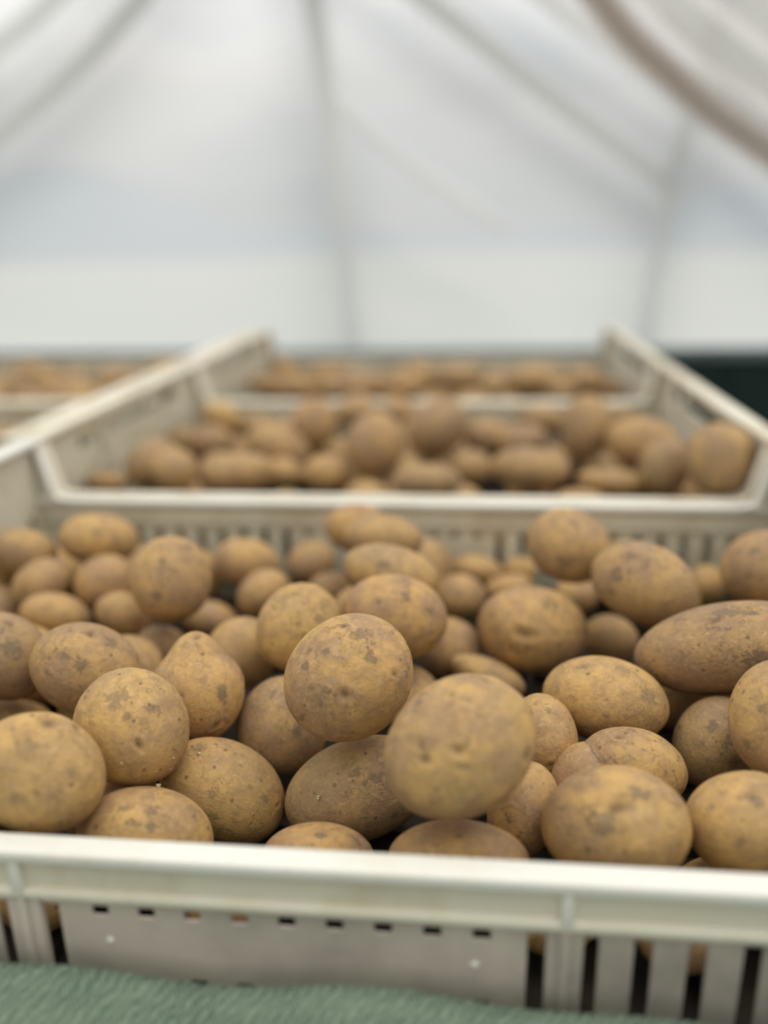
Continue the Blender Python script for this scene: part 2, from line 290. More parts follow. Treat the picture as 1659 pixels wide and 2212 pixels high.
# ------------------------------------------------------------------ crates
XC, D1, STEP = -.063, .233, .415
ZR, ZT = .075, .124           # low rim, high end
HX, DY = .30, .410            # half length, depth
def crate(name, x, y, label, cat='crate', group='white plastic potato crates'):
    """origin at the middle of the near bottom edge"""
    root = empty(name, (x, y, 0)); tag(root, label, cat, group)
    def side(yo, s):
        """long low side; outer face at yo, s=+1 when inside lies towards +y"""
        Y = lambda a, b: (yo+s*a, yo+s*b) if s > 0 else (yo+s*b, yo+s*a)
        bm = bmesh.new()
        zs = (.006, .0150, .0192, .0455, .0502, .060)
        ya, yb = Y(.0045, .0058)
        box(bm, -HX+.004, HX-.004, ya, yb, zs[0],   .0108); box(bm, -HX+.004, HX-.004, ya, yb, zs[4], zs[5])
        sw = .0031
        cols = [k*.0168 for k in range(-4, 5)]; far = [.0855+k*.0176 for k in range(12)]; cols = [-c for c in far[::-1]]+cols+far
        edges = [-HX+.004]
        for c in cols: edges += [c-sw, c+sw]
        edges.append(HX-.004)
        for a, b in zip(edges[::2], edges[1::2]): box(bm, a, b, ya, yb,   .0108, zs[4])
        for c in cols:
            if abs(c) < .075: box(bm, c-sw, c+sw, ya, yb, zs[2], zs[3]); box(bm, c-sw, c+sw, ya, yb,   .0108, zs[1])
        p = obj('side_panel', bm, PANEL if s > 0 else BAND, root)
        # reinforcing band under the rim and its lower lip
        bm = bmesh.new(); a, b = Y(.0035, .0075); box(bm, -HX+.002, HX-.002, a, b, .057, .0725)
        band = obj('rim_band', bm, BAND, root)
        bm = bmesh.new(); a, b = Y(.0012, .0076); box(bm, -HX+.002, HX-.002, a, b, .0538, .0580)
        bevel(obj('lower_lip', bm, LIP, band), .0012)
        bm = bmesh.new(); a, b = Y(0, .0105); box(bm, -HX, HX, a, b, .0700, ZR)
        bevel(obj('rim', bm, PLASTIC, root), .0014, 3)
        for c in (-.2350, -.0948, .0948, .2350):
            bm = bmesh.new(); a, b = Y(.0008, .0048)
            pts = [(c-.0022, .0565), (c+.0022, .0565), (c+.0018, .071), (c-.0018, .071)]
            prism(bm, pts, a, b, 'y')
            rib = bevel(obj('rib', bm, PLASTIC, root), .0006)
            bm = bmesh.new(); a2, b2 = Y(.0030, .0048); box(bm, c-.0062, c+.0062, a2, b2, .006, .055); a3, b3 = Y(.0018, .0034); box(bm, c-.0019, c+.0019, a3, b3, .006, .0548)
            bevel(obj('rib_web', bm, PANEL, rib), .0006)
        for c in (-.065, .065):
            bm = bmesh.new(); bmesh.ops.create_uvsphere(bm, u_segments=10, v_segments=6, radius=.0016)
            for v in bm.verts: v.co = Vector((v.co.x+c, v.co.y*.6+Y(.0045, .0045)[0], v.co.z+.0350))
            obj('moulding_stud', bm, PLASTIC, p, True)
    side(0, 1); side(DY, -1)
    def end(xo, s):
        X = lambda a, b: (xo+s*a, xo+s*b) if s > 0 else (xo+s*b, xo+s*a)
        xa, xb = X(.006, .0095)
        bm = bmesh.new()
        box(bm, xa, xb, .006, DY-.006, .010, .030); box(bm, xa, xb, .006, DY-.006, .062, .078); box(bm, xa, xb, .006, DY-.006, .108, ZT-.002)
        n = 13; w = (DY-.012)/n
        for i in range(n+1):
            c = .006+w*i; box(bm, xa, xb, max(.006, c-.0105), min(DY-.006, c+.0105), .030, .062)
        box(bm, xa, xb, .006, .075, .078, .108); box(bm, xa, xb, DY-.075, DY-.006, .078, .108)      # beside the openings
        box(bm, xa, xb, .075, DY-.075, .078, .093)
        for a in (.118, DY-.130): box(bm, xa, xb, a, a+.012, .078, .108)
        ep = obj('end_panel', bm, BAND, root)
        bm = bmesh.new(); a, b = X(0, .0165); box(bm, a, b, 0, DY, ZT-.0055, ZT)
        bevel(obj('end_rim', bm, PLASTIC, root), .0016, 3)
        bm = bmesh.new(); a, b = X(.0015, .0060); box(bm, a, b, .004, DY-.004, .068, .0725)
        bevel(obj('end_ledge', bm, PLASTIC, ep), .001)
    end(-HX, 1); end(HX, -1)
    for sx in (-1, 1):
        for yo, sgn in ((0, 1), (DY, -1)):
            bm = bmesh.new(); f = lambda q: sx*q
            # face on the long side, sloping from the high end to the low rim
            pts = [(f(HX), .004), (f(HX), ZT-.003), (f(HX-.012), ZT-.003), (f(HX-.024), .078), (f(HX-.036), .0715), (f(HX-.036), .058), (f(HX-.026), .050), (f(HX-.024), .004)]
            a, b = (yo+.0003, yo+.0040) if sgn > 0 else (yo-.0040, yo-.0003)
            prism(bm, pts, a, b, 'y')
            a, b = (yo+.004, yo+.034) if sgn > 0 else (yo-.034, yo-.004)
            xs = sorted((f(HX-.0005), f(HX-.004)))
            box(bm, xs[0], xs[1], a, b, .004, ZT-.004)
            bmesh.ops.recalc_face_normals(bm, faces=bm.faces[:])
            cpost = bevel(obj('corner_post', bm, PLASTIC, root), .0012)
            # thick edge along the slope
            bm = bmesh.new(); a, b = (yo, yo+.0105) if sgn > 0 else (yo-.0105, yo)
            pts = [(f(HX-.010), ZT-.0005), (f(HX-.014), ZT-.0005), (f(HX-.0255), .0765), (f(HX-.037), .0745), (f(HX-.037), .0710), (f(HX-.022), .0725)]
            prism(bm, pts, a, b, 'y'); bmesh.ops.recalc_face_normals(bm, faces=bm.faces[:])
            bevel(obj('corner_edge', bm, PLASTIC, cpost), .001)
    bm = bmesh.new()
    box(bm, -HX+.010, HX-.010, .008, DY-.008, .002, .0045)
    for i in range(1, 12): c = -HX+i*.05; box(bm, c-.002, c+.002, .008, DY-.008, .0045, .0105)
    for i in range(1, 8): c = i*.051; box(bm, -HX+.01, HX-.01, c-.002, c+.002, .0045, .0105)
    obj('base_grid', bm, BASEM, root)
    bm = bmesh.new()
    for a in (-HX+.012, HX-.024): box(bm, a, a+.012, .012, DY-.012, .0, .002)
    obj('foot_rail', bm, PANEL, root)
    return root
def copy_tree(o, parent=None):
    c = o.copy(); COL.objects.link(c); c.parent = parent
    for ch in list(o.children): copy_tree(ch, c)
    return c
YF = D1-.0105
c0 = crate('potato_crate', XC+.002, YF, 'white slatted plastic crate nearest the viewer, its low front rim across the photo')
for i, j, lab in ((0, 1, 'cream plastic crate with high ends directly behind the nearest potato crate'),
                  (0, 2, 'last cream crate in line, standing farthest back below the tent wall'),
                  (-1, 1, 'cream crate outside the long end wall of the second crate, mostly hidden'),
                  (-1, 2, 'cream crate far back at the left edge, beside the last crate in line')):
    c = copy_tree(c0); c.location = (XC+i*.606, YF+STEP*j, 0); c['label'] = lab
    for ch in c.children_recursive:
        if ch.data.materials[0] == PLASTIC: ch.material_slots[0].link = 'OBJECT'; ch.material_slots[0].material = AGED
        if ch.data.materials[0] == PANEL: ch.material_slots[0].link = 'OBJECT'; ch.material_slots[0].material = BAND
# ------------------------------------------------------------------ bench and green netting
BENCHM = plain('bench_boards', (.20, .19, .17), .8, .2, 20)
def bench():
    root = empty('potting_bench', (-.33, .8, -.75)); tag(root, 'long bench carrying the crates, covered by green netting', 'bench')
    bm = bmesh.new(); box(bm, -1.0, .60, -.75, .74, .700, .735); obj('bench_top', bm, BENCHM, root)
    for a in (-.92, .52):
        for b in (-.68, .67):
            bm = bmesh.new(); box(bm, a-.03, a+.03, b-.03, b+.03, 0, .700); obj('leg', bm, BENCHM, root)
bench()
def green_cloth():
    bm = bmesh.new(); xs = [-1.32+i*.008 for i in range(200)]
    # profile from the front drop over the bunched fold up to the crate, then flat under the crates
    rnd = random.Random(3); ph = [rnd.uniform(0, 6.28) for _ in range(8)]
    ys = [-.0+.0]; ys = [i*.006 for i in range(38)] + [.30, .6, .9, 1.2, 1.45, 1.535]
    g = []
    for x in xs:
        row = []
        for y in ys:
            z = -.0035
            d = .2205-y
            top = .0265 + .0030*math.sin(x*23+ph[0]) + .0018*math.sin(x*61+ph[1]) + .0015 + .0075*max(0, min(1, (.02-x)/.16)) - .0030*max(0, min(1, (x-.02)/.2))
            if y <= .222:
                t = max(0, min(1, 1-d/.030))
                s = t*t*(3-2*t)
                z = max(z, -.0035+(top+.0035)*(.30+.70*s)*(min(1, (y+.02)/.10)))
                z += (.0022*math.sin(x*38+y*60+ph[2]) + .0016*math.sin(x*84-y*95+ph[3]))*(1-s)*min(1, y/.05)
            if y > .213: z = top if y <= .2190 else (top*.5 if y <= .2215 else -.0035)
            row.append(bm.verts.new((x, min(y, .2195) if y < .23 else y, max(z, -.0035))))
        g.append(row)
    for A, B in zip(g, g[1:]):
        for j in range(len(ys)-1): bm.faces.new((A[j], B[j], B[j+1], A[j+1]))
    o = obj('green_netting', bm, GREEN, smooth=True)
    m = o.modifiers.new('thick', 'SOLIDIFY'); m.thickness = .0006
    tag(o, 'pale green woven netting bunched along the foot of the nearest crate', 'netting')
green_cloth()
def shade_net():
    """sagging sheet of shade netting hung under the film, hem running along H"""
    H = [Vector(p) for p in [(0.084, 1.205, 0.623), (0.126, 1.242, 0.582), (0.157, 1.266, 0.555), (0.193, 1.292, 0.524), (0.237, 1.318, 0.494), (0.312, 1.357, 0.447), (0.382, 1.388, 0.409), (0.457, 1.421, 0.369), (0.561, 1.464, 0.316)]]
    off = [Vector(p) for p in [(0.240, 1.165, 0.723), (0.312, 1.194, 0.691), (0.366, 1.221, 0.661), (0.410, 1.246, 0.634), (0.458, 1.265, 0.613), (0.522, 1.288, 0.586), (0.585, 1.316, 0.554), (0.649, 1.342, 0.524), (0.751, 1.382, 0.477)]]
    n, m = 90, 60
    def along(L, t):
        q = t*(len(L)-1); i = min(int(q), len(L)-2); f = q-i
        p0, p1, p2, p3 = L[max(i-1, 0)], L[i], L[i+1], L[min(i+2, len(L)-1)]
        return .5*((2*p1)+(p2-p0)*f+(2*p0-5*p1+4*p2-p3)*f*f+(3*p1-p0-3*p2+p3)*f**3)
    bm = bmesh.new(); g = []; uvl = bm.loops.layers.uv.new('uv')
    nrm = Vector((0, -.78, -.62))
    for i in range(n+1):
        t = i/n; a = along(H, t); b = along(off, t); row = []
        for j in range(m+1):
            s = j/m; p = a.lerp(b, s)
            fold = .020*math.sin(s*26+1.2*math.sin(t*4)+.6)*math.exp(-s*1.2) + .006*math.sin(s*71+t*9)*math.exp(-s*3)
            row.append(bm.verts.new(p+nrm*fold))
        g.append(row)
    for i in range(n):
        for j in range(m):
            f = bm.faces.new((g[i][j], g[i+1][j], g[i+1][j+1], g[i][j+1]))
            for l, (a, b) in zip(f.loops, ((i, j), (i+1, j), (i+1, j+1), (i, j+1))): l[uvl].uv = (a/n*2.2, b/m*1.6)
    o = obj('shade_net', bm, NET, smooth=True)
    tag(o, 'gathered pale shade netting hanging across the upper right corner', 'netting')
    bm = bmesh.new()
    for k, (d, r) in enumerate(((0, .013), (.025, .012), (.05, .010), (.075, .008))):
        tube(bm, [along(H, i/60).lerp(along(off, i/60), d+.003*math.sin(i*.2+k))+nrm*(.008+.003*math.sin(i*.15+2*k)) for i in range(61)], r, 10)
    hm = obj('rolled_hem', bm, NETHEM, o, True)
NETHEM = translucent('shade_net_folds', (.93, .90, .88), .45, .75, .25)
shade_net()

# ------------------------------------------------------------------ potatoes
HEART = [-0.01584, -0.01117, 0.00211, 0.0172]
PEAR = [-0.982, 0.057, 0.189]
MARKS = {"P7":[[-0.413,0.303,0.859,1.8,"e"],[-0.46,0.122,0.88,2.15,"e"],[-0.072,-0.034,0.997,2.15,"e"],[0.069,0.006,0.998,1.97,"s"],[0.23,0.674,0.702,1.62,"s"],[-0.127,-0.243,0.962,2.33,"s"],[0.702,0.586,0.404,2.51,"e"],[-0.669,0.009,0.743,0.9,"p"],[-0.166,0.835,0.525,2.15,"s"]],
"P9":[[0.034,0.298,0.954,4.62,"e"],[-0.2,0.058,0.978,6.54,"s"],[0.323,0.502,0.803,3.85,"s"]],
"P3":[[0.065,0.468,0.881,3.19,"s"],[-0.146,0.053,0.988,1.92,"s"],[-0.493,0.175,0.852,4.68,"s"],[0.299,-0.128,0.946,1.92,"e"],[-0.87,-0.237,0.433,1.49,"s"],[0.319,-0.526,0.789,1.06,"p"],[0.832,0.125,0.541,1.06,"p"],[0.926,-0.036,0.376,1.06,"p"],[-0.286,0.956,0.06,1.28,"s"]],
"P4":[[-0.123,-0.174,0.977,2.03,"s"],[0.038,-0.521,0.853,2.03,"s"],[0.607,0.223,0.763,2.25,"s"],[0.832,0.235,0.503,1.35,"e"],[-0.621,0.475,0.624,3.61,"s"],[0.04,0.567,0.823,1.35,"s"],[0.312,0.276,0.909,1.13,"s"]],
"P6":[[0.035,0.307,0.951,3.32,"s"],[0.281,0.057,0.958,3.98,"s"],[0.42,0.235,0.877,2.65,"s"],[0.091,0.045,0.995,1.11,"s"],[-0.514,0.1,0.852,1.11,"p"]],
"P21":[[-0.306,0.67,0.677,1.65,"s"],[0.481,0.416,0.772,4.12,"s"],[-0.2,-0.211,0.957,2.47,"e"],[0.539,-0.403,0.74,1.85,"e"],[-0.555,0.142,0.819,1.85,"e"],[-0.461,0.499,0.734,2.47,"s"],[0.379,0.028,0.925,2.88,"s"],[-0.075,0.505,0.86,2.06,"s"],[0.338,0.731,0.592,2.47,"s"]],
"P22":[[0.06,0.037,0.998,2.25,"s"],[0.376,-0.304,0.875,2.75,"s"],[0.11,0.734,0.67,2.0,"s"],[-0.081,-0.174,0.982,1.75,"s"]],
"P24":[[-0.9,0.086,0.426,2.59,"e"],[0.712,0.297,0.636,2.12,"e"],[0.192,0.478,0.857,3.76,"s"]],
"P25":[[-0.227,0.7,0.677,3.23,"e"],[-0.433,0.052,0.9,3.23,"s"],[-0.127,0.009,0.992,4.23,"s"],[0.162,0.685,0.71,3.73,"s"],[-0.565,-0.401,0.721,2.74,"s"]],
"P18":[[-0.072,0.569,0.819,2.48,"e"],[0.059,0.708,0.704,5.47,"s"],[0.231,-0.279,0.932,5.96,"s"],[0.299,0.625,0.721,2.73,"s"],[-0.23,0.97,0.075,2.24,"s"]],
"P19":[[-0.444,-0.104,0.89,2.12,"s"],[0.036,-0.018,0.999,1.42,"s"],[0.654,0.23,0.721,4.72,"s"],[-0.373,0.651,0.66,2.59,"s"],[0.234,0.698,0.677,3.54,"s"],[0.071,-0.369,0.927,1.42,"s"]],
"P20":[[-0.107,-0.128,0.986,4.22,"e"],[-0.307,-0.509,0.804,2.53,"e"],[-0.168,-0.55,0.818,1.97,"s"],[0.299,0.635,0.712,5.63,"s"],[-0.723,0.199,0.662,2.81,"s"]],
"P16":[[-0.454,0.615,0.645,2.39,"s"],[0.154,0.378,0.913,2.6,"s"],[0.35,0.723,0.596,1.08,"s"],[0.195,0.917,0.348,1.74,"s"]],
"P14":[[0.136,0.43,0.892,3.04,"s"],[-0.16,-0.283,0.946,2.84,"s"],[-0.504,0.32,0.802,2.03,"s"]],
"P1":[[-0.295,0.777,0.557,4.75,"e"],[0.1,0.914,0.394,1.78,"e"],[0.424,0.24,0.873,3.57,"s"],[-0.663,0.401,0.632,1.58,"s"],[-0.335,0.193,0.922,4.75,"s"],[-0.045,-0.498,0.866,2.77,"s"]],
"P2":[[0.018,0.478,0.878,2.69,"s"],[-0.238,0.236,0.942,2.48,"s"],[0.037,0.175,0.984,2.69,"s"],[-0.376,0.478,0.794,2.48,"s"],[0.021,0.991,0.131,1.03,"p"]],
"P31":[[-0.378,0.315,0.871,4.02,"s"],[0.408,0.228,0.884,2.87,"s"],[-0.378,-0.283,0.882,2.29,"s"],[0.712,-0.37,0.597,2.29,"s"]],
"P11":[[-0.505,0.33,0.797,2.43,"s"],[-0.773,0.042,0.633,1.99,"s"],[0.623,0.019,0.782,1.77,"e"]],
"P17":[[0.161,-0.221,0.962,3.61,"s"],[-0.136,-0.626,0.768,3.37,"s"],[0.238,0.227,0.944,2.41,"s"]],
"P53":[[-0.509,-0.08,0.857,3.85,"s"],[-0.416,0.479,0.773,4.4,"s"]],
"P52":[[-0.134,0.575,0.807,2.96,"s"],[0.052,-0.473,0.88,4.73,"s"]],
"P26":[[0.05,0.248,0.967,5.34,"s"],[-0.267,0.657,0.705,2.67,"s"]],
"P10":[[-0.265,0.286,0.921,2.49,"s"],[0.467,-0.091,0.879,1.25,"s"]],
"P28":[[0.526,0.349,0.775,2.41,"s"],[-0.083,-0.302,0.95,3.38,"s"]],
"P23":[[0.177,0.469,0.865,3.55,"s"],[-0.305,0.257,0.917,2.53,"s"]],
"P36":[[-0.082,0.266,0.961,4.11,"s"]],
"P5":[[0.007,0.583,0.813,2.45,"s"]],
"P8":[[0.002,0.557,0.831,1.55,"s"]],
"P47":[[-0.163,0.224,0.961,3.85,"s"]],
"P57":[[-0.155,0.473,0.868,3.11,"s"]]}
POTATOES = [["P1",-0.1613,0.2579,0.082,25.2,21.4,20.4,0.81,0.076,-0.581,0.377,0.692,0.616],
["P2",-0.1275,0.269,0.0454,26.8,19.4,21.8,0.939,0.222,-0.264,0.054,0.66,0.749],
["P3",-0.1425,0.3,0.0761,25.7,23.4,23.0,0.693,-0.136,-0.708,0.62,0.615,0.488],
["P4",-0.1092,0.314,0.0355,29.9,21.6,22.5,0.879,-0.052,-0.473,0.394,0.638,0.662],
["P5",-0.0592,0.276,0.0338,22.9,13.6,20.3,0.987,0.144,-0.078,-0.035,0.65,0.759],
["P6",-0.0476,0.3195,0.0358,34.9,22.5,23.9,0.921,0.311,0.234,-0.37,0.517,0.771],
["P7",-0.0015,0.271,0.0927,29.2,24.6,25.6,0.817,0.323,0.478,-0.577,0.45,0.681],
["P8",-0.0024,0.2672,0.0442,27.0,14.6,19.9,1.0,0.018,0.01,-0.019,0.65,0.76],
["P9",0.0574,0.2706,0.0605,27.2,21.8,23.4,0.986,-0.114,0.121,-0.024,0.62,0.784],
["P10",0.0241,0.2982,0.0447,20.0,14.7,19.7,0.264,0.573,0.776,-0.962,0.21,0.173],
["P11",0.035,0.3352,0.0564,20.1,15.0,20.0,0.215,-0.546,-0.81,0.973,0.045,0.227],
["P12",0.0709,0.3164,0.0555,23.1,16.7,20.0,0.955,-0.281,-0.098,0.236,0.514,0.825],
["P14",0.1078,0.278,0.0575,23.6,19.5,20.6,0.956,-0.21,0.206,-0.033,0.62,0.784],
["P15",0.1077,0.2895,0.0237,21.1,8.9,15.8,0.959,-0.147,0.243,-0.085,0.668,0.739],
["P16",0.1314,0.3163,0.0799,25.4,22.5,23.0,0.124,0.479,0.869,-0.934,0.351,-0.061],
["P17",0.1162,0.3538,0.0449,22.1,18.0,19.7,0.524,0.333,0.784,-0.809,0.482,0.336],
["P18",0.1273,0.3857,0.0783,44.3,22.2,29.7,0.943,-0.165,0.289,-0.176,0.489,0.854],
["P19",0.0661,0.3645,0.0594,30.4,20.2,23.6,0.978,-0.203,-0.044,0.139,0.482,0.865],
["P20",0.0376,0.4576,0.0503,32.6,25.9,26.8,0.994,-0.1,-0.037,0.077,0.431,0.899],
["P21",-0.0512,0.3224,0.0918,29.2,26.4,26.5,0.796,0.388,0.466,-0.59,0.322,0.74],
["P22",-0.0894,0.3982,0.076,23.8,21.7,21.8,0.446,0.475,0.758,-0.873,0.044,0.486],
["P23",-0.0396,0.4135,0.0775,28.6,22.5,24.3,0.986,0.017,-0.164,0.14,0.434,0.89],
["P24",-0.1299,0.3499,0.0668,26.1,21.9,22.9,0.177,-0.45,-0.875,0.936,0.352,0.008],
["P25",-0.1882,0.3566,0.0712,27.7,22.2,23.8,0.853,0.171,-0.493,0.313,0.587,0.746],
["P26",-0.2399,0.3684,0.0704,25.2,21.1,22.1,0.738,0.114,-0.666,0.459,0.639,0.618],
["P27",-0.2416,0.3725,0.027,19.6,13.5,18.7,0.878,0.371,-0.302,0.042,0.569,0.821],
["P28",-0.0913,0.3596,0.0415,24.6,22.3,22.5,0.139,0.561,0.816,-0.968,-0.097,0.231],
["P29",-0.1285,0.4208,0.0477,21.2,20.1,19.9,0.328,0.522,0.787,-0.908,-0.055,0.415],
["P30",-0.1889,0.4515,0.0337,16.7,14.1,17.7,0.935,0.271,-0.227,0.07,0.49,0.869],
["P31",-0.1768,0.4494,0.0802,25.9,23.7,23.7,-0.017,0.389,0.921,-0.94,-0.32,0.118],
["P32",-0.2179,0.4686,0.0468,19.0,14.4,19.0,0.849,0.151,-0.506,0.36,0.536,0.764],
["P33",-0.2591,0.46,0.0492,21.5,14.4,20.2,0.879,0.327,-0.346,0.15,0.499,0.853],
["P34",-0.282,0.4897,0.0584,20.1,15.8,20.4,0.694,0.584,0.42,-0.548,0.051,0.835],
["P35",-0.2418,0.4973,0.057,20.1,18.5,20.0,0.674,0.545,0.5,-0.617,0.042,0.786],
["P36",-0.2572,0.5301,0.075,27.1,18.1,21.3,0.908,0.362,-0.21,0.064,0.376,0.924],
["P37",-0.3075,0.5176,0.0688,22.6,16.6,19.8,0.861,0.377,-0.341,0.156,0.441,0.884],
["P38",-0.3348,0.527,0.0478,15.1,13.2,16.3,0.861,0.431,-0.27,0.068,0.428,0.901],
["P40",-0.174,0.5048,0.0271,19.9,13.6,18.9,0.923,0.144,-0.358,0.247,0.492,0.835],
["P41",-0.159,0.5518,0.0512,24.5,18.0,20.1,0.952,0.173,-0.253,0.165,0.408,0.898],
["P42",-0.1392,0.518,0.0415,18.8,16.5,20.2,0.83,0.398,0.39,-0.504,0.236,0.831],
["P43",-0.1222,0.6008,0.0315,20.1,16.6,20.4,0.841,0.34,0.42,-0.508,0.23,0.83],
["P44",-0.1011,0.5661,0.0255,17.1,13.0,17.1,0.987,0.154,-0.051,-0.015,0.398,0.917],
["P45",-0.0795,0.5588,0.0767,22.4,17.8,19.7,0.991,0.13,-0.031,-0.014,0.33,0.944],
["P46",-0.056,0.5175,0.0844,26.3,15.9,19.7,0.991,0.065,-0.117,0.088,0.349,0.933],
["P47",-0.0455,0.4595,0.0834,29.6,17.0,21.6,0.978,0.012,-0.207,0.186,0.39,0.902],
["P48",-0.0061,0.5473,0.0294,18.3,16.9,20.2,0.997,0.041,0.068,-0.079,0.405,0.911],
["P49",0.0056,0.6031,0.0271,21.2,12.8,19.0,0.993,-0.052,-0.104,0.116,0.374,0.92],
["P50",0.0294,0.5754,0.0244,18.9,11.5,17.0,0.978,0.039,0.206,-0.205,0.397,0.895],
["P51",0.0399,0.6081,0.0264,12.7,10.7,13.4,0.997,-0.038,0.067,-0.047,0.378,0.925],
["P52",0.0622,0.4994,0.0881,26.2,23.0,23.6,0.885,-0.254,-0.389,0.45,0.26,0.854],
["P53",0.0988,0.4505,0.0846,29.9,22.0,24.5,0.905,-0.317,-0.284,0.376,0.286,0.881],
["P54",0.077,0.5618,0.0262,16.1,13.8,17.2,0.989,-0.08,0.127,-0.084,0.41,0.908],
["P55",0.09,0.4917,0.028,17.4,15.3,18.7,0.909,-0.307,-0.283,0.385,0.354,0.852],
["P56",0.1729,0.5858,0.027,14.9,14.4,16.9,0.451,0.229,0.863,-0.853,0.395,0.341],
["P57",0.1802,0.4971,0.076,25.8,23.1,23.4,0.939,-0.245,0.241,-0.127,0.405,0.906],
["P58",-0.0107,0.465,0.0316,21.3,18.7,19.6,0.809,-0.256,-0.529,0.588,0.383,0.712],
["P59",0.0114,0.431,0.0328,22.4,10.0,17.2,0.941,-0.183,-0.285,0.338,0.451,0.826],
["P60",-0.0305,0.4075,0.0307,19.6,16.7,20.5,0.716,-0.317,-0.623,0.696,0.405,0.594],
["F0",0.1237,0.4229,0.0356,31.9,22.1,23.0,0.921,0.276,0.274,-0.287,0.958,0.0],
["F0",-0.2827,0.364,0.0335,25.9,21.1,19.6,0.613,-0.75,0.248,0.775,0.633,0.0],
["F0",-0.3125,0.5744,0.0318,26.3,18.9,19.7,-0.238,-0.961,0.14,0.971,-0.24,0.0],
["F0",0.1681,0.3063,0.0318,28.6,19.2,18.9,-0.624,-0.709,0.328,0.751,-0.661,0.0],
["F0",-0.1948,0.3945,0.0379,32.4,24.5,24.2,0.451,0.759,0.469,-0.859,0.511,0.0],
["F0",-0.2639,0.2623,0.0322,27.5,19.1,19.5,-0.608,0.734,0.302,-0.77,-0.638,0.0],
["F0",0.1858,0.4532,0.0352,32.7,22.8,22.9,0.911,-0.363,0.194,0.37,0.929,0.0],
["F0",-0.2491,0.5786,0.0318,26.0,20.7,19.6,0.031,-0.976,0.216,0.999,0.032,0.0],
["F0",-0.2058,0.5618,0.0351,25.3,21.7,22.2,0.734,0.388,-0.557,-0.468,0.884,0.0],
["F0",0.1653,0.3835,0.0315,25.5,20.9,19.5,0.174,0.984,0.027,-0.985,0.175,0.0],
["F0",0.1125,0.5879,0.0354,31.3,22.6,22.5,-0.703,0.634,-0.323,-0.669,-0.743,0.0],
["F0",-0.2252,0.3079,0.0356,30.4,23.1,23.3,0.579,-0.784,0.223,0.804,0.594,0.0],
["F0",-0.0363,0.5749,0.0378,28.6,22.0,24.3,0.587,0.805,0.087,-0.808,0.589,0.0],
["F0",-0.3112,0.2723,0.0417,28.7,19.4,22.1,0.634,-0.771,0.062,0.772,0.635,0.0],
["F0",0.1321,0.541,0.0339,24.6,19.4,21.8,-0.975,0.055,0.215,-0.056,-0.998,0.0],
["F0",-0.2593,0.4152,0.0377,30.9,22.7,25.4,-0.959,0.125,0.255,-0.129,-0.992,0.0],
["F0",-0.1499,0.3717,0.0319,24.9,18.6,19.9,-0.59,-0.805,-0.061,0.807,-0.591,0.0],
["F0",-0.0604,0.4787,0.0377,30.3,22.8,23.3,0.674,-0.414,-0.612,0.523,0.852,0.0],
["F0",-0.3166,0.422,0.0351,27.3,21.5,23.0,0.844,-0.528,-0.096,0.53,0.848,0.0],
["F0",0.005,0.3629,0.0333,26.9,22.1,21.3,-0.4,-0.916,-0.021,0.917,-0.4,0.0],
["F0",-0.1675,0.3119,0.034,26.2,21.8,21.9,-0.941,0.333,0.053,-0.333,-0.943,0.0],
["F0",-0.0628,0.5273,0.0315,24.0,21.9,19.1,-0.309,0.904,0.296,-0.946,-0.323,0.0],
["F0",-0.326,0.3692,0.0452,23.8,21.2,18.2,-0.305,0.95,-0.072,-0.952,-0.305,0.0],
["F0",-0.3198,0.4903,0.0329,22.9,20.0,20.7,0.216,-0.926,-0.308,0.974,0.227,0.0],
["F0",0.198,0.2619,0.0299,21.5,17.6,17.8,0.287,0.948,-0.14,-0.957,0.29,0.0],
["F0",-0.1708,0.257,0.029,21.5,16.1,16.9,-0.765,0.632,-0.121,-0.637,-0.771,0.0],
["F0",0.1272,0.2579,0.0297,19.4,17.0,17.1,0.26,0.815,0.518,-0.953,0.304,0.0],
["F0",-0.207,0.2673,0.027,18.8,13.9,15.0,0.776,0.625,0.087,-0.627,0.779,0.0],
["F0",0.0804,0.2565,0.0267,19.2,14.6,14.2,-0.765,-0.559,0.32,0.59,-0.807,0.0],
["F0",0.1639,0.2595,0.028,19.0,13.6,14.5,0.31,0.745,-0.591,-0.923,0.384,0.0],
["F0",0.0354,0.262,0.0262,18.0,14.8,14.0,0.918,0.31,0.247,-0.32,0.947,0.0],
["F0",-0.0944,0.2567,0.0267,16.3,13.3,14.7,0.068,-0.984,0.163,0.998,0.069,0.0],
["E0",-0.2995,0.3311,0.0704,33.5,22.8,23.9,0.494,0.868,-0.047,-0.869,0.495,0.0],
["E0",0.1755,0.2722,0.0661,26.7,21.8,22.0,-0.582,0.722,0.374,-0.779,-0.627,0.0],
["E0",-0.2874,0.3063,0.0326,23.7,20.6,20.6,0.975,-0.209,-0.08,0.21,0.978,0.0],
["E0",0.1941,0.4017,0.0651,33.3,26.0,25.3,0.702,-0.003,-0.712,0.004,1.0,0.0],
["E0",-0.2562,0.3056,0.0716,26.2,22.7,22.2,-0.598,0.532,-0.599,-0.664,-0.747,0.0],
["E0",0.1859,0.3276,0.0702,29.1,24.9,26.3,-0.787,0.46,-0.413,-0.504,-0.863,0.0],
["Q1",-0.3313,0.7113,0.0645,19.4,10.2,16.2,0.913,0.396,-0.101,-0.013,0.276,0.961],
["Q2",-0.2978,0.7439,0.0736,27.4,22.5,23.8,0.845,0.425,0.325,-0.396,0.087,0.914],
["Q3",-0.2652,0.7103,0.0763,21.1,19.2,19.6,0.939,0.343,-0.026,-0.063,0.244,0.968],
["Q4",-0.2159,0.7379,0.066,36.6,19.0,25.2,0.958,0.287,0.024,-0.097,0.242,0.965],
["Q5",-0.2902,0.9516,0.0734,24.6,18.6,20.5,0.903,0.195,-0.384,0.321,0.287,0.902],
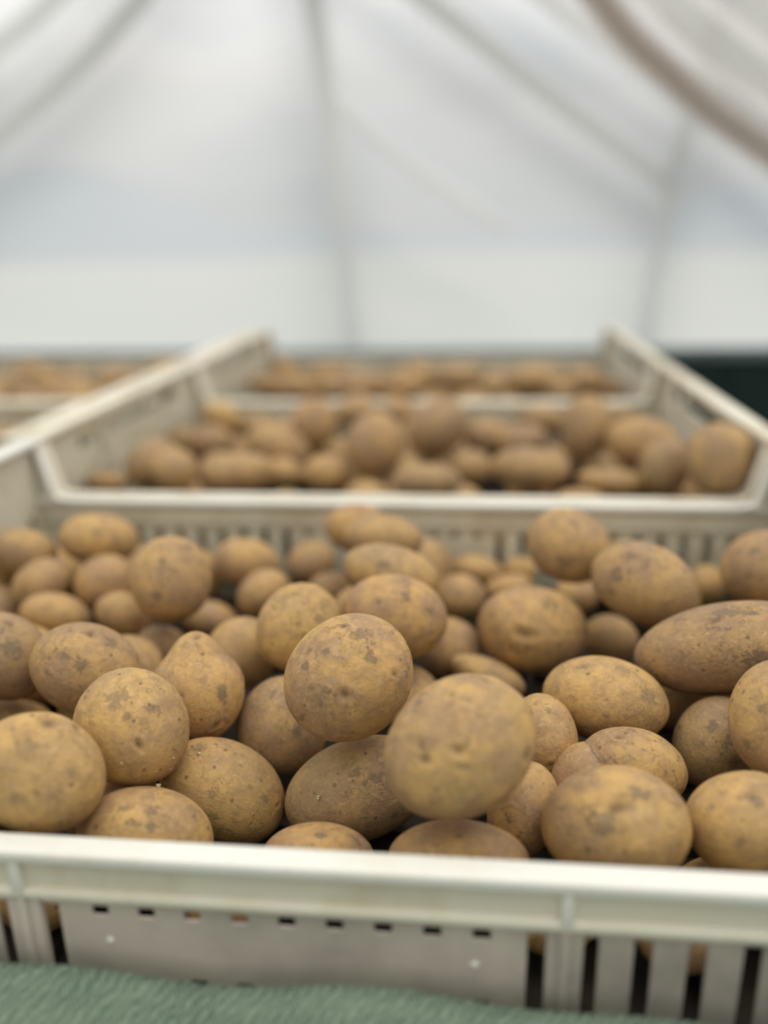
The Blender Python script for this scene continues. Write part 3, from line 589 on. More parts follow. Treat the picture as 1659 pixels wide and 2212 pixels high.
["Q6",-0.289,0.8932,0.0582,25.4,19.6,21.5,0.953,0.299,-0.041,-0.029,0.225,0.974],
["Q7",-0.3284,0.9184,0.052,21.9,18.1,19.7,0.944,0.33,-0.031,-0.045,0.219,0.975],
["Q8",-0.199,0.8349,0.0652,34.3,24.1,27.3,0.918,0.125,-0.377,0.327,0.301,0.896],
["Q9",-0.1847,0.7923,0.0501,21.1,16.6,20.3,0.976,0.215,-0.042,-0.017,0.267,0.964],
["Q10",-0.1659,0.8727,0.0841,28.6,23.8,24.9,0.025,0.216,0.976,-0.983,-0.173,0.063],
["Q11",-0.135,0.7602,0.0605,22.8,17.6,19.7,0.986,0.166,-0.033,-0.013,0.267,0.964],
["Q12",-0.0896,0.7711,0.0852,31.5,28.1,28.2,0.262,0.257,0.93,-0.958,-0.043,0.282],
["Q13",-0.0375,0.7125,0.067,31.0,15.5,21.1,0.999,0.051,-0.005,-0.009,0.277,0.961],
["Q14",-0.0338,0.8575,0.0828,34.5,27.9,29.3,0.822,0.154,0.549,-0.569,0.157,0.808],
["Q15",0.0025,0.8176,0.0506,21.2,18.5,19.8,1.0,-0.005,-0.008,0.009,0.262,0.965],
["Q16",0.0172,0.8932,0.0648,23.8,19.9,21.0,1.0,-0.023,-0.016,0.021,0.227,0.974],
["Q17",0.055,0.752,0.0689,36.8,19.5,25.5,0.995,-0.085,-0.046,0.067,0.257,0.964],
["Q18",0.0551,0.8628,0.0657,26.6,20.2,22.3,0.984,-0.02,0.178,-0.168,0.24,0.956],
["Q19",0.1138,0.8287,0.0896,34.5,24.9,27.9,0.029,0.212,0.977,-0.991,0.136,0.0],
["Q20",0.1629,0.7929,0.0822,35.3,25.1,28.2,0.958,-0.236,-0.161,0.208,0.188,0.96],
["Q21",0.1674,0.7205,0.08,25.1,21.5,22.4,0.316,0.176,0.932,-0.923,0.284,0.259],
["Q22",0.1292,0.7445,0.0585,33.9,12.5,19.8,0.981,-0.185,-0.052,0.1,0.259,0.961],
["Q23",0.1977,0.6734,0.0989,29.8,27.9,20.8,0.318,-0.324,-0.891,0.908,-0.167,0.384],
["Q24",-0.2564,0.9857,0.0537,28.0,19.1,22.2,0.969,0.244,-0.038,-0.016,0.213,0.977],
["Q25",-0.14,1.0149,0.068,28.6,17.0,21.2,0.991,0.132,-0.023,-0.003,0.198,0.98],
["Q26",-0.0854,1.0154,0.068,25.0,17.0,19.9,0.997,0.08,-0.017,0.001,0.198,0.98],
["Q27",0.0859,1.0144,0.0598,28.7,17.8,21.7,0.997,-0.083,0.006,0.011,0.205,0.979],
["Q28",0.174,1.0163,0.0596,23.6,16.6,19.8,0.986,-0.167,0.008,0.026,0.201,0.979],
["F1",-0.1233,0.8702,0.0342,24.3,20.8,21.8,0.166,-0.884,-0.436,0.983,0.185,0.0],
["F1",0.0998,0.7104,0.0368,32.5,27.4,24.4,0.837,-0.488,-0.247,0.504,0.864,0.0],
["F1",-0.0803,0.7712,0.0327,25.4,19.2,20.7,0.686,-0.72,0.107,0.724,0.69,0.0],
["F1",0.0626,0.9434,0.0357,30.5,23.2,23.5,0.886,0.428,-0.176,-0.435,0.9,0.0],
["F1",-0.2004,0.895,0.0364,28.2,23.4,24.4,0.845,-0.53,-0.075,0.531,0.847,0.0],
["F1",0.1894,0.9086,0.0405,35.1,25.3,26.4,0.526,-0.68,-0.512,0.791,0.612,0.0],
["F1",-0.2649,0.758,0.034,26.6,22.1,21.9,-0.88,-0.432,0.197,0.44,-0.898,0.0],
["F1",-0.0088,0.7524,0.0327,28.6,19.9,20.7,0.777,-0.622,-0.098,0.625,0.781,0.0],
["F1",-0.0875,0.9337,0.0356,28.7,24.7,23.6,0.83,-0.555,-0.048,0.556,0.831,0.0],
["F1",-0.091,0.719,0.0382,35.4,24.4,26.1,-0.488,0.869,0.081,-0.872,-0.489,0.0],
["F1",0.0575,0.7893,0.0339,25.4,22.4,21.7,0.036,-0.963,-0.267,0.999,0.037,0.0],
["F1",-0.2559,0.8234,0.0381,28.4,25.0,25.1,0.706,-0.42,-0.57,0.511,0.859,0.0],
["F1",-0.3161,0.806,0.0362,34.2,23.0,23.6,0.718,-0.652,-0.244,0.672,0.741,0.0],
["F1",-0.2708,0.9342,0.033,24.3,20.6,20.6,-0.729,-0.588,-0.351,0.628,-0.778,0.0],
["F1",0.134,0.7972,0.0316,23.8,21.4,19.4,0.313,0.93,-0.191,-0.948,0.319,0.0],
["F1",0.1377,0.865,0.0339,28.2,20.8,21.9,0.11,0.993,-0.042,-0.994,0.11,0.0],
["F1",-0.1016,0.9856,0.0314,25.9,19.2,18.5,-0.449,0.814,0.368,-0.876,-0.483,0.0],
["F1",-0.1904,0.9934,0.0332,25.0,21.6,21.1,-0.547,0.826,-0.136,-0.834,-0.552,0.0],
["F1",-0.1668,0.722,0.0334,29.5,19.7,20.8,0.203,0.937,-0.284,-0.977,0.212,0.0],
["F1",0.016,0.6849,0.0329,24.1,21.0,20.8,-0.026,0.98,0.199,-1.0,-0.026,0.0],
["F1",-0.149,0.9199,0.0343,27.5,23.2,21.9,0.2,-0.949,0.245,0.979,0.206,0.0],
["F1",0.1301,0.9834,0.034,29.4,22.8,22.0,-0.765,-0.644,0.015,0.644,-0.765,0.0],
["F1",0.1353,0.9291,0.0352,34.1,25.2,22.6,0.658,0.714,-0.239,-0.735,0.678,0.0],
["F1",-0.0065,0.9324,0.0312,25.3,19.5,19.1,-0.984,0.155,-0.091,-0.156,-0.988,0.0],
["F1",-0.2245,0.6816,0.0369,29.6,23.0,24.9,0.526,0.839,0.137,-0.847,0.531,0.0],
["F1",0.1849,0.7424,0.0373,28.4,24.0,25.3,0.985,0.167,0.029,-0.167,0.986,0.0],
["F1",0.1934,0.6854,0.0349,31.8,22.8,22.5,-0.906,0.363,0.217,-0.372,-0.928,0.0],
["F1",-0.0027,0.9784,0.0337,25.5,21.2,21.3,-0.948,0.047,0.315,-0.05,-0.999,0.0],
["F1",-0.1144,0.8263,0.0368,25.4,19.1,20.2,-0.803,-0.589,0.095,0.592,-0.806,0.0],
["F1",-0.0447,0.8907,0.0334,26.0,19.2,21.4,-0.003,0.995,-0.1,-1.0,-0.003,0.0],
["F1",-0.0602,0.9827,0.048,25.8,22.8,21.0,0.817,0.564,-0.119,-0.568,0.823,0.0],
["F1",0.1886,0.8488,0.037,34.0,22.6,23.6,0.714,-0.588,0.381,0.636,0.772,0.0],
["F1",-0.319,1.0029,0.0336,24.0,19.9,21.5,0.913,0.308,-0.267,-0.32,0.947,0.0],
["F1",0.1954,0.7909,0.0339,24.8,21.9,21.9,-0.412,0.896,0.166,-0.909,-0.417,0.0],
["F1",-0.2034,0.9422,0.0529,29.5,23.4,23.8,-0.902,-0.29,-0.319,0.306,-0.952,0.0],
["F1",-0.0249,0.8449,0.0326,25.7,19.4,20.1,-0.946,-0.084,0.313,0.089,-0.996,0.0],
["F1",-0.1302,0.6795,0.0353,27.3,23.3,23.3,-0.542,-0.84,0.005,0.84,-0.542,0.0],
["F1",0.0426,1.0007,0.0344,26.4,24.2,22.3,-0.932,0.326,-0.157,-0.33,-0.944,0.0],
["F1",-0.0657,0.8197,0.041,26.0,22.2,23.0,0.074,0.992,-0.106,-0.997,0.074,0.0],
["F1",0.0819,0.8895,0.0352,27.7,25.8,23.0,-0.72,0.644,0.258,-0.666,-0.746,0.0],
["F1",-0.3162,0.6934,0.034,31.1,24.1,21.4,0.378,-0.889,0.258,0.92,0.391,0.0],
["R1",-0.2493,1.1828,0.071,34.4,17.1,23.2,0.979,0.201,-0.031,-0.003,0.168,0.986],
["R2",-0.1978,1.2175,0.0629,31.3,16.2,21.6,0.987,0.156,-0.026,-0.001,0.17,0.985],
["R3",-0.143,1.1899,0.0716,33.1,17.0,22.8,0.99,0.13,0.064,-0.084,0.157,0.984],
["R4",-0.0884,1.2154,0.0651,29.6,14.7,20.1,0.997,0.07,-0.015,0.003,0.169,0.986],
["R5",-0.0209,1.1932,0.082,40.6,19.4,26.7,0.997,0.005,-0.077,0.076,0.159,0.984],
["R6",0.0354,1.2659,0.0541,26.2,13.8,20.3,1.0,-0.029,-0.004,0.009,0.17,0.985],
["R7",0.0859,1.1928,0.0784,40.9,20.6,27.6,0.997,-0.063,0.052,-0.041,0.164,0.986],
["R8",0.1224,1.153,0.0707,22.2,13.7,20.0,0.994,-0.106,-0.002,0.02,0.171,0.985],
["R9",0.1578,1.1941,0.0768,30.4,17.8,22.3,0.985,-0.145,-0.089,0.11,0.147,0.983],
["R10",-0.3132,1.2637,0.0609,28.2,15.5,20.1,0.971,0.235,-0.033,-0.007,0.164,0.986],
["R11",0.2018,1.2515,0.0549,22.3,13.4,19.9,0.987,-0.158,0.004,0.023,0.168,0.986],
["F2",-0.1144,1.1052,0.0347,30.6,23.4,21.5,0.487,0.788,-0.378,-0.851,0.526,0.0],
["F2",-0.2607,1.4071,0.033,26.2,19.2,19.5,-0.082,-0.862,-0.501,0.996,-0.094,0.0],
["F2",-0.1899,1.0961,0.0327,24.6,21.0,20.7,0.974,-0.222,-0.037,0.222,0.975,0.0],
["F2",-0.1619,1.2872,0.0333,28.5,21.6,20.4,-0.832,-0.438,0.339,0.466,-0.885,0.0],
["F2",0.0533,1.107,0.0324,27.3,22.0,20.2,-0.153,0.973,-0.174,-0.988,-0.155,0.0],
["F2",-0.0319,1.254,0.039,36.0,28.3,24.5,0.137,-0.856,-0.499,0.987,0.158,0.0],
["F2",-0.0466,1.3742,0.0403,31.3,24.8,26.6,0.751,0.26,0.608,-0.327,0.945,0.0],
["F2",0.1795,1.1257,0.0373,33.7,24.1,25.1,0.799,-0.583,-0.148,0.589,0.808,0.0],
["F2",0.1056,1.3608,0.0326,26.5,22.3,20.3,0.883,0.405,-0.237,-0.417,0.909,0.0],
["F2",-0.0514,1.1702,0.0384,29.6,24.9,26.3,-0.829,0.555,0.067,-0.556,-0.831,0.0],
["F2",-0.1093,1.3812,0.0388,33.4,24.6,26.7,0.926,0.365,-0.094,-0.366,0.93,0.0],
["F2",-0.2433,1.2982,0.032,28.3,21.0,20.0,-0.051,0.995,-0.082,-0.999,-0.051,0.0],
["F2",-0.3083,1.1111,0.0373,34.6,22.8,25.2,-0.933,0.343,0.109,-0.345,-0.939,0.0],
["F2",-0.104,1.2603,0.0368,26.4,22.9,24.8,0.928,-0.308,-0.21,0.315,0.949,0.0],
["F2",0.156,1.4006,0.0347,29.5,24.3,21.9,0.737,-0.585,0.339,0.622,0.783,0.0],
["F2",-0.286,1.1619,0.0329,26.0,21.7,20.9,-0.645,0.759,0.091,-0.762,-0.648,0.0],
["F2",-0.223,1.2476,0.0331,28.7,20.4,20.8,-0.978,-0.038,0.204,0.039,-0.999,0.0],
["F2",-0.2645,1.2163,0.0364,29.9,22.3,24.4,-0.089,-0.996,0.029,0.996,-0.089,0.0],
["F2",0.08,1.2331,0.0394,31.7,25.5,26.7,-0.225,-0.891,-0.394,0.97,-0.244,0.0],
["F2",-0.0536,1.1069,0.0387,34.9,25.9,26.4,0.175,-0.964,-0.201,0.984,0.178,0.0],
["F2",0.1318,1.2638,0.0328,28.1,20.7,20.2,0.429,-0.859,-0.279,0.895,0.447,0.0],
["F2",-0.1173,1.315,0.0328,28.6,20.0,20.5,-0.204,-0.963,-0.176,0.978,-0.207,0.0],
["F2",-0.1634,1.2119,0.0321,27.4,21.3,20.1,0.564,0.826,0.015,-0.826,0.564,0.0],
["F2",-0.1818,1.3563,0.0381,33.6,25.8,24.5,-0.806,-0.393,0.443,0.438,-0.899,0.0],
["F2",-0.3066,1.3775,0.034,29.3,23.8,21.6,0.272,0.929,0.251,-0.96,0.281,0.0],
["F2",0.0412,1.4103,0.0333,27.0,19.7,21.2,0.842,-0.511,-0.174,0.519,0.855,0.0],
["F2",-0.3039,1.3018,0.035,24.4,22.6,20.1,-0.499,-0.186,-0.846,0.349,-0.937,0.0],
["F2",-0.202,1.4211,0.0361,33.4,25.6,23.5,0.649,-0.718,-0.253,0.742,0.67,0.0],
["F2",0.1756,1.3256,0.0348,27.4,24.1,22.1,-0.659,-0.653,-0.373,0.704,-0.71,0.0],
["F2",0.0456,1.338,0.0404,33.6,25.9,28.4,-0.758,-0.652,0.015,0.653,-0.758,0.0],
["F2",0.138,1.2139,0.0418,26.7,20.9,19.2,-0.627,0.768,0.13,-0.774,-0.633,0.0],
["F2",-0.0286,1.323,0.0335,25.2,18.7,21.2,0.682,-0.675,-0.281,0.704,0.711,0.0],
["F2",-0.1609,1.1486,0.0403,31.9,23.8,26.7,-0.701,-0.414,-0.581,0.509,-0.861,0.0],
["F2",0.1296,1.3163,0.0509,28.9,22.0,23.6,0.002,-0.971,0.241,1.0,0.002,0.0],
["F2",0.113,1.1311,0.0363,27.7,24.7,21.9,0.18,-0.727,0.662,0.971,0.24,0.0],
["F2",0.0019,1.1503,0.0412,32.9,24.2,27.5,-0.307,-0.751,-0.584,0.926,-0.379,0.0],
["F2",0.0118,1.2228,0.0327,24.7,20.9,20.6,0.804,0.569,0.17,-0.578,0.816,0.0],
["F2",0.1852,1.2179,0.0325,24.0,20.1,19.9,-0.162,-0.911,0.379,0.984,-0.176,0.0],
["F2",-0.0061,1.4029,0.0533,26.1,19.7,18.6,0.002,0.864,-0.503,-1.0,0.002,0.0],
["F2",0.0485,1.1799,0.0368,30.3,22.4,23.2,-0.439,0.758,-0.482,-0.865,-0.501,0.0],
["F2",-0.2483,1.1152,0.0337,24.1,21.1,20.9,-0.125,0.852,0.508,-0.989,-0.145,0.0],
["F2",-0.0826,1.3425,0.0599,26.1,22.9,23.6,-0.518,0.77,0.373,-0.83,-0.558,0.0],
["F2",-0.1114,1.189,0.036,33.8,23.1,23.6,0.589,-0.781,0.208,0.798,0.602,0.0],
["F2",-0.2231,1.1547,0.0334,25.9,22.4,19.9,0.849,-0.047,0.526,0.055,0.998,0.0],
["F2",0.112,1.4236,0.0432,26.4,22.4,19.5,-0.757,0.054,-0.651,-0.072,-0.997,0.0],
["F2",-0.2211,1.3821,0.059,22.6,20.0,20.0,0.677,-0.736,-0.022,0.736,0.677,0.0],
["F2",-0.3171,1.4239,0.056,25.7,22.4,23.0,-0.688,-0.715,0.124,0.721,-0.693,0.0],
["F2",-0.2406,1.3398,0.0578,27.4,21.8,22.6,0.831,-0.403,0.384,0.437,0.9,0.0],
["L1",-0.5428,0.715,0.0362,34.0,24.0,23.9,0.98,-0.081,0.184,0.083,0.997,0.0],
["L1",-0.8273,0.7526,0.0359,30.3,23.8,23.9,0.776,-0.63,-0.025,0.63,0.777,0.0],
["L1",-0.5054,0.8463,0.0336,25.5,21.6,20.8,0.831,0.343,-0.437,-0.382,0.924,0.0],
["L1",-0.6038,0.9095,0.0396,34.2,25.8,27.0,-0.924,0.251,0.288,-0.262,-0.965,0.0],
["L1",-0.6853,0.8959,0.038,30.9,23.9,20.7,-0.605,0.251,0.756,-0.384,-0.923,0.0],
["L1",-0.8083,0.9788,0.0343,25.2,20.4,22.3,0.753,-0.643,-0.141,0.649,0.761,0.0],
["L1",-0.4575,0.8299,0.033,22.7,19.9,21.0,-0.322,-0.933,-0.159,0.945,-0.326,0.0],
["L1",-0.622,0.7411,0.0349,33.3,25.5,22.7,-0.447,0.882,-0.149,-0.892,-0.452,0.0],
["L1",-0.7604,0.9069,0.0337,31.9,23.4,21.7,-0.815,0.579,0.019,-0.579,-0.815,0.0],
["L1",-0.916,0.7052,0.0404,35.0,25.2,26.9,0.834,0.319,-0.45,-0.357,0.934,0.0],
["L1",-0.4234,0.9749,0.0365,32.3,23.4,24.1,0.628,0.739,0.243,-0.762,0.648,0.0],
["L1",-0.4728,0.7476,0.0375,30.7,26.7,23.4,-0.564,-0.607,-0.56,0.732,-0.681,0.0],
["L1",-0.8129,0.8085,0.0359,29.5,21.7,23.7,0.743,0.643,-0.187,-0.655,0.756,0.0],
["L1",-0.8763,0.8455,0.0345,25.4,21.0,22.3,-0.96,0.162,-0.226,-0.167,-0.986,0.0],
["L1",-0.8087,0.8675,0.0345,29.7,24.3,22.5,-0.233,0.972,-0.008,-0.972,-0.233,0.0],
["L1",-0.7278,0.8283,0.0374,32.2,25.5,25.3,0.948,0.285,-0.143,-0.288,0.958,0.0],
["L1",-0.5677,0.8402,0.0332,23.7,19.1,21.2,-0.968,0.207,0.139,-0.209,-0.978,0.0],
["L1",-0.482,0.6794,0.0343,26.3,20.7,21.8,-0.774,-0.535,-0.338,0.569,-0.823,0.0],
["L1",-0.8899,0.9015,0.0329,28.6,22.6,20.9,-0.852,0.524,0.024,-0.524,-0.852,0.0],
["L1",-0.7256,0.7038,0.0345,26.5,24.7,22.4,-0.792,-0.609,0.03,0.61,-0.793,0.0],
["L1",-0.7536,0.9716,0.037,30.0,25.7,24.8,0.697,-0.688,-0.202,0.703,0.711,0.0],
["L1",-0.5158,0.9892,0.0369,32.7,23.0,24.8,-0.376,0.916,0.139,-0.925,-0.38,0.0],
["L1",-0.6554,0.8007,0.0341,27.0,19.9,20.2,0.518,-0.651,0.555,0.783,0.623,0.0],
["L1",-0.6401,1.0067,0.0325,24.2,21.8,20.4,-0.976,-0.147,0.163,0.149,-0.989,0.0],
["L1",-0.427,0.8934,0.042,36.0,27.2,25.5,0.278,-0.673,0.685,0.924,0.382,0.0],
["L1",-0.8862,0.9801,0.0328,26.8,19.8,20.4,-0.353,-0.905,-0.239,0.932,-0.363,0.0],
["L1",-0.5429,0.7764,0.0327,27.3,20.7,20.7,-0.972,-0.227,0.064,0.227,-0.974,0.0],
["L1",-0.5436,0.9103,0.0461,33.3,27.2,25.0,-0.002,-0.99,-0.14,1.0,-0.002,0.0],
["L1",-0.9015,0.7855,0.0363,28.9,25.9,24.1,-0.12,0.972,0.2,-0.992,-0.123,0.0],
["L1",-0.43,0.7031,0.0316,24.3,20.4,19.6,0.746,-0.661,-0.079,0.663,0.748,0.0],
["L1",-0.4195,0.7504,0.0335,24.4,21.3,21.4,-0.982,0.088,-0.165,-0.09,-0.996,0.0],
["L1",-0.8392,0.9354,0.0352,30.0,20.8,21.7,-0.034,0.896,0.443,-0.999,-0.037,0.0],
["L1",-0.697,0.9511,0.0338,29.7,21.8,21.8,0.933,0.358,0.046,-0.358,0.934,0.0],
["L1",-0.6309,0.8376,0.0313,23.5,19.7,19.3,0.933,0.338,0.125,-0.341,0.94,0.0],
["L1",-0.8553,0.6805,0.0325,26.4,20.6,20.1,-0.943,-0.204,0.263,0.212,-0.977,0.0],
["L1",-0.7087,0.7535,0.0431,28.4,23.7,23.4,0.238,-0.949,0.205,0.97,0.243,0.0],
["L1",-0.4746,0.8892,0.0594,29.0,20.3,21.8,-0.613,0.781,0.119,-0.787,-0.617,0.0],
["L1",-0.7759,0.7153,0.0364,29.6,22.8,20.0,0.69,-0.436,0.578,0.534,0.845,0.0],
["L1",-0.5886,0.7866,0.0459,26.7,20.8,18.4,-0.45,-0.727,0.519,0.85,-0.526,0.0],
["L1",-0.6705,0.697,0.0345,28.3,24.4,22.4,-0.587,0.799,-0.131,-0.806,-0.592,0.0],
["L1",-0.7968,0.9338,0.057,26.5,18.4,20.3,0.331,0.874,0.357,-0.935,0.354,0.0],
["L1",-0.9219,0.9546,0.0583,31.7,22.0,23.8,-0.991,-0.104,-0.089,0.104,-0.995,0.0],
["L1",-0.4802,0.941,0.0347,29.3,20.9,22.7,0.982,0.182,-0.041,-0.182,0.983,0.0],
["L1",-0.4175,0.816,0.0587,29.5,24.1,24.2,-0.848,0.528,-0.052,-0.529,-0.849,0.0],
["L1",-0.6033,0.9741,0.033,23.8,19.6,20.1,0.602,-0.632,-0.488,0.724,0.69,0.0],
["L1",-0.7294,0.877,0.0589,23.4,18.8,21.4,0.936,0.352,-0.03,-0.352,0.936,0.0],
["L1",-0.4658,1.0026,0.0578,30.5,25.0,23.7,0.682,-0.6,-0.419,0.661,0.751,0.0],
["L1",-0.6247,0.689,0.0598,25.6,24.1,23.1,-0.763,0.308,-0.568,-0.375,-0.927,0.0],
["L1",-0.689,0.7969,0.0592,26.1,19.5,19.0,-0.273,0.859,0.433,-0.953,-0.303,0.0],
["L1",-0.6836,0.9987,0.0529,25.3,21.1,18.4,0.885,0.465,0.009,-0.465,0.885,0.0],
["L1",-0.8082,0.6829,0.0585,30.7,22.2,23.7,-0.961,-0.158,0.225,0.162,-0.987,0.0],
["L1",-0.5665,1.0005,0.0328,23.0,20.0,20.5,-0.326,-0.876,-0.356,0.937,-0.349,0.0],
["L1",-0.6542,0.9398,0.0566,27.5,22.3,22.7,0.233,0.869,-0.436,-0.966,0.259,0.0],
["L1",-0.7626,0.7777,0.0393,30.4,27.1,27.0,-0.951,-0.066,-0.301,0.069,-0.998,0.0],
["L2",-0.4378,1.1664,0.039,35.1,27.2,24.3,0.771,-0.346,-0.535,0.409,0.912,0.0],
["L2",-0.5757,1.1233,0.0352,26.3,21.6,21.5,-0.45,0.64,0.622,-0.818,-0.575,0.0],
["L2",-0.8676,1.2975,0.0349,24.7,21.2,22.9,-0.791,0.606,-0.082,-0.608,-0.794,0.0],
["L2",-0.5102,1.1783,0.0409,34.8,26.9,27.2,0.826,0.257,0.502,-0.298,0.955,0.0],
["L2",-0.458,1.267,0.0334,23.6,19.9,21.4,0.638,0.753,-0.162,-0.763,0.646,0.0],
["L2",-0.7728,1.3058,0.0394,35.3,25.0,27.4,0.663,-0.746,0.07,0.748,0.664,0.0],
["L2",-0.7262,1.2015,0.039,32.0,25.1,27.0,-0.384,0.92,0.075,-0.923,-0.385,0.0],
["L2",-0.8761,1.4165,0.0349,27.6,22.5,22.6,-0.828,0.5,-0.254,-0.517,-0.856,0.0],
["L2",-0.5155,1.3174,0.0396,36.1,27.9,26.3,-0.337,0.855,0.394,-0.93,-0.367,0.0],
["L2",-0.593,1.354,0.0381,34.3,23.6,23.1,0.54,0.642,-0.544,-0.766,0.643,0.0],
["L2",-0.5693,1.2482,0.0355,29.3,25.7,23.5,-0.881,0.474,0.007,-0.474,-0.881,0.0],
["L2",-0.432,1.3921,0.0366,29.4,24.8,24.0,0.631,-0.699,-0.338,0.742,0.67,0.0],
["L2",-0.6684,1.0983,0.0422,31.6,24.6,25.2,0.104,-0.434,-0.895,0.973,0.232,0.0],
["L2",-0.8973,1.1101,0.0327,26.8,23.4,20.6,0.199,0.97,-0.137,-0.98,0.201,0.0],
["L2",-0.6968,1.4202,0.0368,30.0,23.6,24.7,-0.813,0.568,-0.129,-0.573,-0.82,0.0],
["L2",-0.6529,1.2199,0.0338,27.6,20.1,21.5,-0.639,-0.733,0.233,0.754,-0.657,0.0],
["L2",-0.8277,1.2567,0.0329,24.9,21.7,20.2,0.504,0.758,-0.414,-0.833,0.553,0.0],
["L2",-0.6699,1.3312,0.0339,27.2,19.2,20.9,0.915,0.02,0.404,-0.022,1.0,0.0],
["L2",-0.6293,1.4081,0.0373,32.3,23.5,23.6,0.229,0.855,0.466,-0.966,0.258,0.0],
["L2",-0.8612,1.2021,0.0396,30.4,21.9,23.7,0.615,0.101,-0.782,-0.162,0.987,0.0],
["L2",-0.7968,1.2048,0.0383,33.4,24.2,24.7,0.878,-0.169,0.448,0.189,0.982,0.0],
["L2",-0.6269,1.2867,0.0379,30.9,25.9,25.5,0.62,0.729,-0.289,-0.762,0.648,0.0],
["L2",-0.8061,1.142,0.0363,25.8,23.9,24.3,-0.783,0.621,-0.04,-0.621,-0.784,0.0],
["L2",-0.8875,1.3694,0.0379,30.2,23.0,25.7,-0.97,0.174,-0.17,-0.176,-0.984,0.0],
["L2",-0.4222,1.1077,0.0352,30.7,23.4,23.1,0.586,0.804,-0.099,-0.808,0.589,0.0],
["L2",-0.8216,1.4163,0.0318,26.1,19.5,19.7,-0.958,-0.241,-0.158,0.244,-0.97,0.0],
["L2",-0.7157,1.3189,0.0357,24.7,19.8,22.8,-0.379,0.63,0.678,-0.857,-0.516,0.0],
["L2",-0.4971,1.2309,0.0565,27.4,23.2,23.4,-0.743,-0.64,-0.194,0.653,-0.758,0.0],
["L2",-0.71,1.367,0.0452,30.6,24.6,23.0,0.782,-0.459,-0.422,0.507,0.862,0.0],
["L2",-0.5023,1.1164,0.0319,26.7,21.8,19.8,0.4,-0.909,-0.117,0.915,0.403,0.0],
["L2",-0.4986,1.374,0.039,32.3,24.1,26.9,-0.953,0.28,0.119,-0.282,-0.959,0.0],
["L2",-0.8736,1.2448,0.0502,26.8,19.8,21.7,-0.818,-0.57,0.071,0.572,-0.821,0.0],
["L2",-0.7261,1.1385,0.0376,36.1,28.5,25.5,0.839,0.543,-0.048,-0.543,0.84,0.0],
["L2",-0.6157,1.2024,0.0474,27.0,20.2,20.8,0.809,0.396,-0.434,-0.44,0.898,0.0],
["L2",-0.7141,1.2719,0.0523,27.5,23.2,21.5,-0.562,0.729,-0.391,-0.792,-0.611,0.0],
["L2",-0.6058,1.1615,0.0327,25.1,21.3,20.2,0.762,0.556,0.332,-0.589,0.808,0.0],
["L2",-0.4155,1.2452,0.0329,25.4,20.7,20.5,0.284,-0.914,0.29,0.955,0.297,0.0],
["L2",-0.8424,1.0998,0.0373,27.6,22.1,25.3,0.47,0.865,-0.176,-0.879,0.477,0.0],
["L2",-0.5235,1.4183,0.0602,31.7,25.3,24.1,0.703,0.706,-0.083,-0.709,0.705,0.0],
["L2",-0.4449,1.3282,0.0341,29.2,22.0,22.1,0.997,0.059,-0.052,-0.059,0.998,0.0],
["L2",-0.6609,1.1659,0.0372,29.4,24.1,24.7,-0.93,-0.158,-0.333,0.167,-0.986,0.0],
["L2",-0.9225,1.2821,0.0351,27.1,24.0,22.8,-0.159,0.956,0.248,-0.986,-0.164,0.0],
["L2",-0.7582,1.2494,0.0366,26.4,22.3,22.7,0.555,-0.409,0.724,0.593,0.805,0.0],
["L2",-0.9212,1.1786,0.0322,26.9,21.5,19.8,0.592,0.759,0.27,-0.788,0.615,0.0],
["L2",-0.7838,1.373,0.0342,26.7,22.2,21.4,0.888,0.224,-0.402,-0.245,0.97,0.0],
["L2",-0.8752,1.1515,0.0527,32.5,24.4,25.2,-0.958,0.113,0.262,-0.117,-0.993,0.0],
["L2",-0.4616,1.1202,0.0593,27.9,20.6,19.3,-0.803,-0.473,-0.363,0.507,-0.862,0.0],
["L2",-0.6105,1.0969,0.0563,27.3,23.0,23.3,0.997,0.071,0.033,-0.071,0.997,0.0],
["L2",-0.8426,1.3395,0.0595,30.1,26.9,24.7,-0.928,-0.275,-0.251,0.284,-0.959,0.0],
["L2",-0.5594,1.164,0.0597,27.4,20.7,18.2,-0.207,0.915,0.347,-0.975,-0.221,0.0],
["L2",-0.7728,1.4168,0.0555,31.5,25.7,24.7,0.837,0.428,-0.341,-0.455,0.89,0.0],
["L2",-0.5661,1.2936,0.0588,27.8,23.9,23.8,-0.705,0.616,-0.351,-0.658,-0.753,0.0],
["L2",-0.5808,1.4059,0.04,24.9,21.3,20.4,0.757,0.646,-0.1,-0.649,0.761,0.0],
["L2",-0.7712,1.1038,0.0609,30.0,20.7,21.2,0.834,0.457,0.311,-0.48,0.877,0.0]]
GROUPS = {'P': 'potatoes heaped in the nearest crate', 'Q': 'potatoes in the second crate', 'R': 'potatoes in the farthest crate in line'}
SHARED = {'F0': ('small potato buried under the heap in the nearest crate', 'buried potatoes of the nearest crate'),
 'F1': ('blurred potato lying low between others in the second crate', 'low potatoes of the second crate'),
 'F2': ('blurred potato lying low between others in the farthest crate in line', 'low potatoes of the farthest crate'),
 'E0': ('potato in the nearest crate at its end beyond the photo edge', 'potatoes at the outer ends of the nearest crate'),
 'E1': ('potato in the second crate at its end beyond the photo edge', 'potatoes at the outer ends of the second crate'),
 'L1': ('potato in the crate outside the long end wall of the second crate', 'potatoes of the hidden side crate'),
 'L2': ('blurred potato in the crate at the left edge, far back', 'potatoes of the far side crate')}
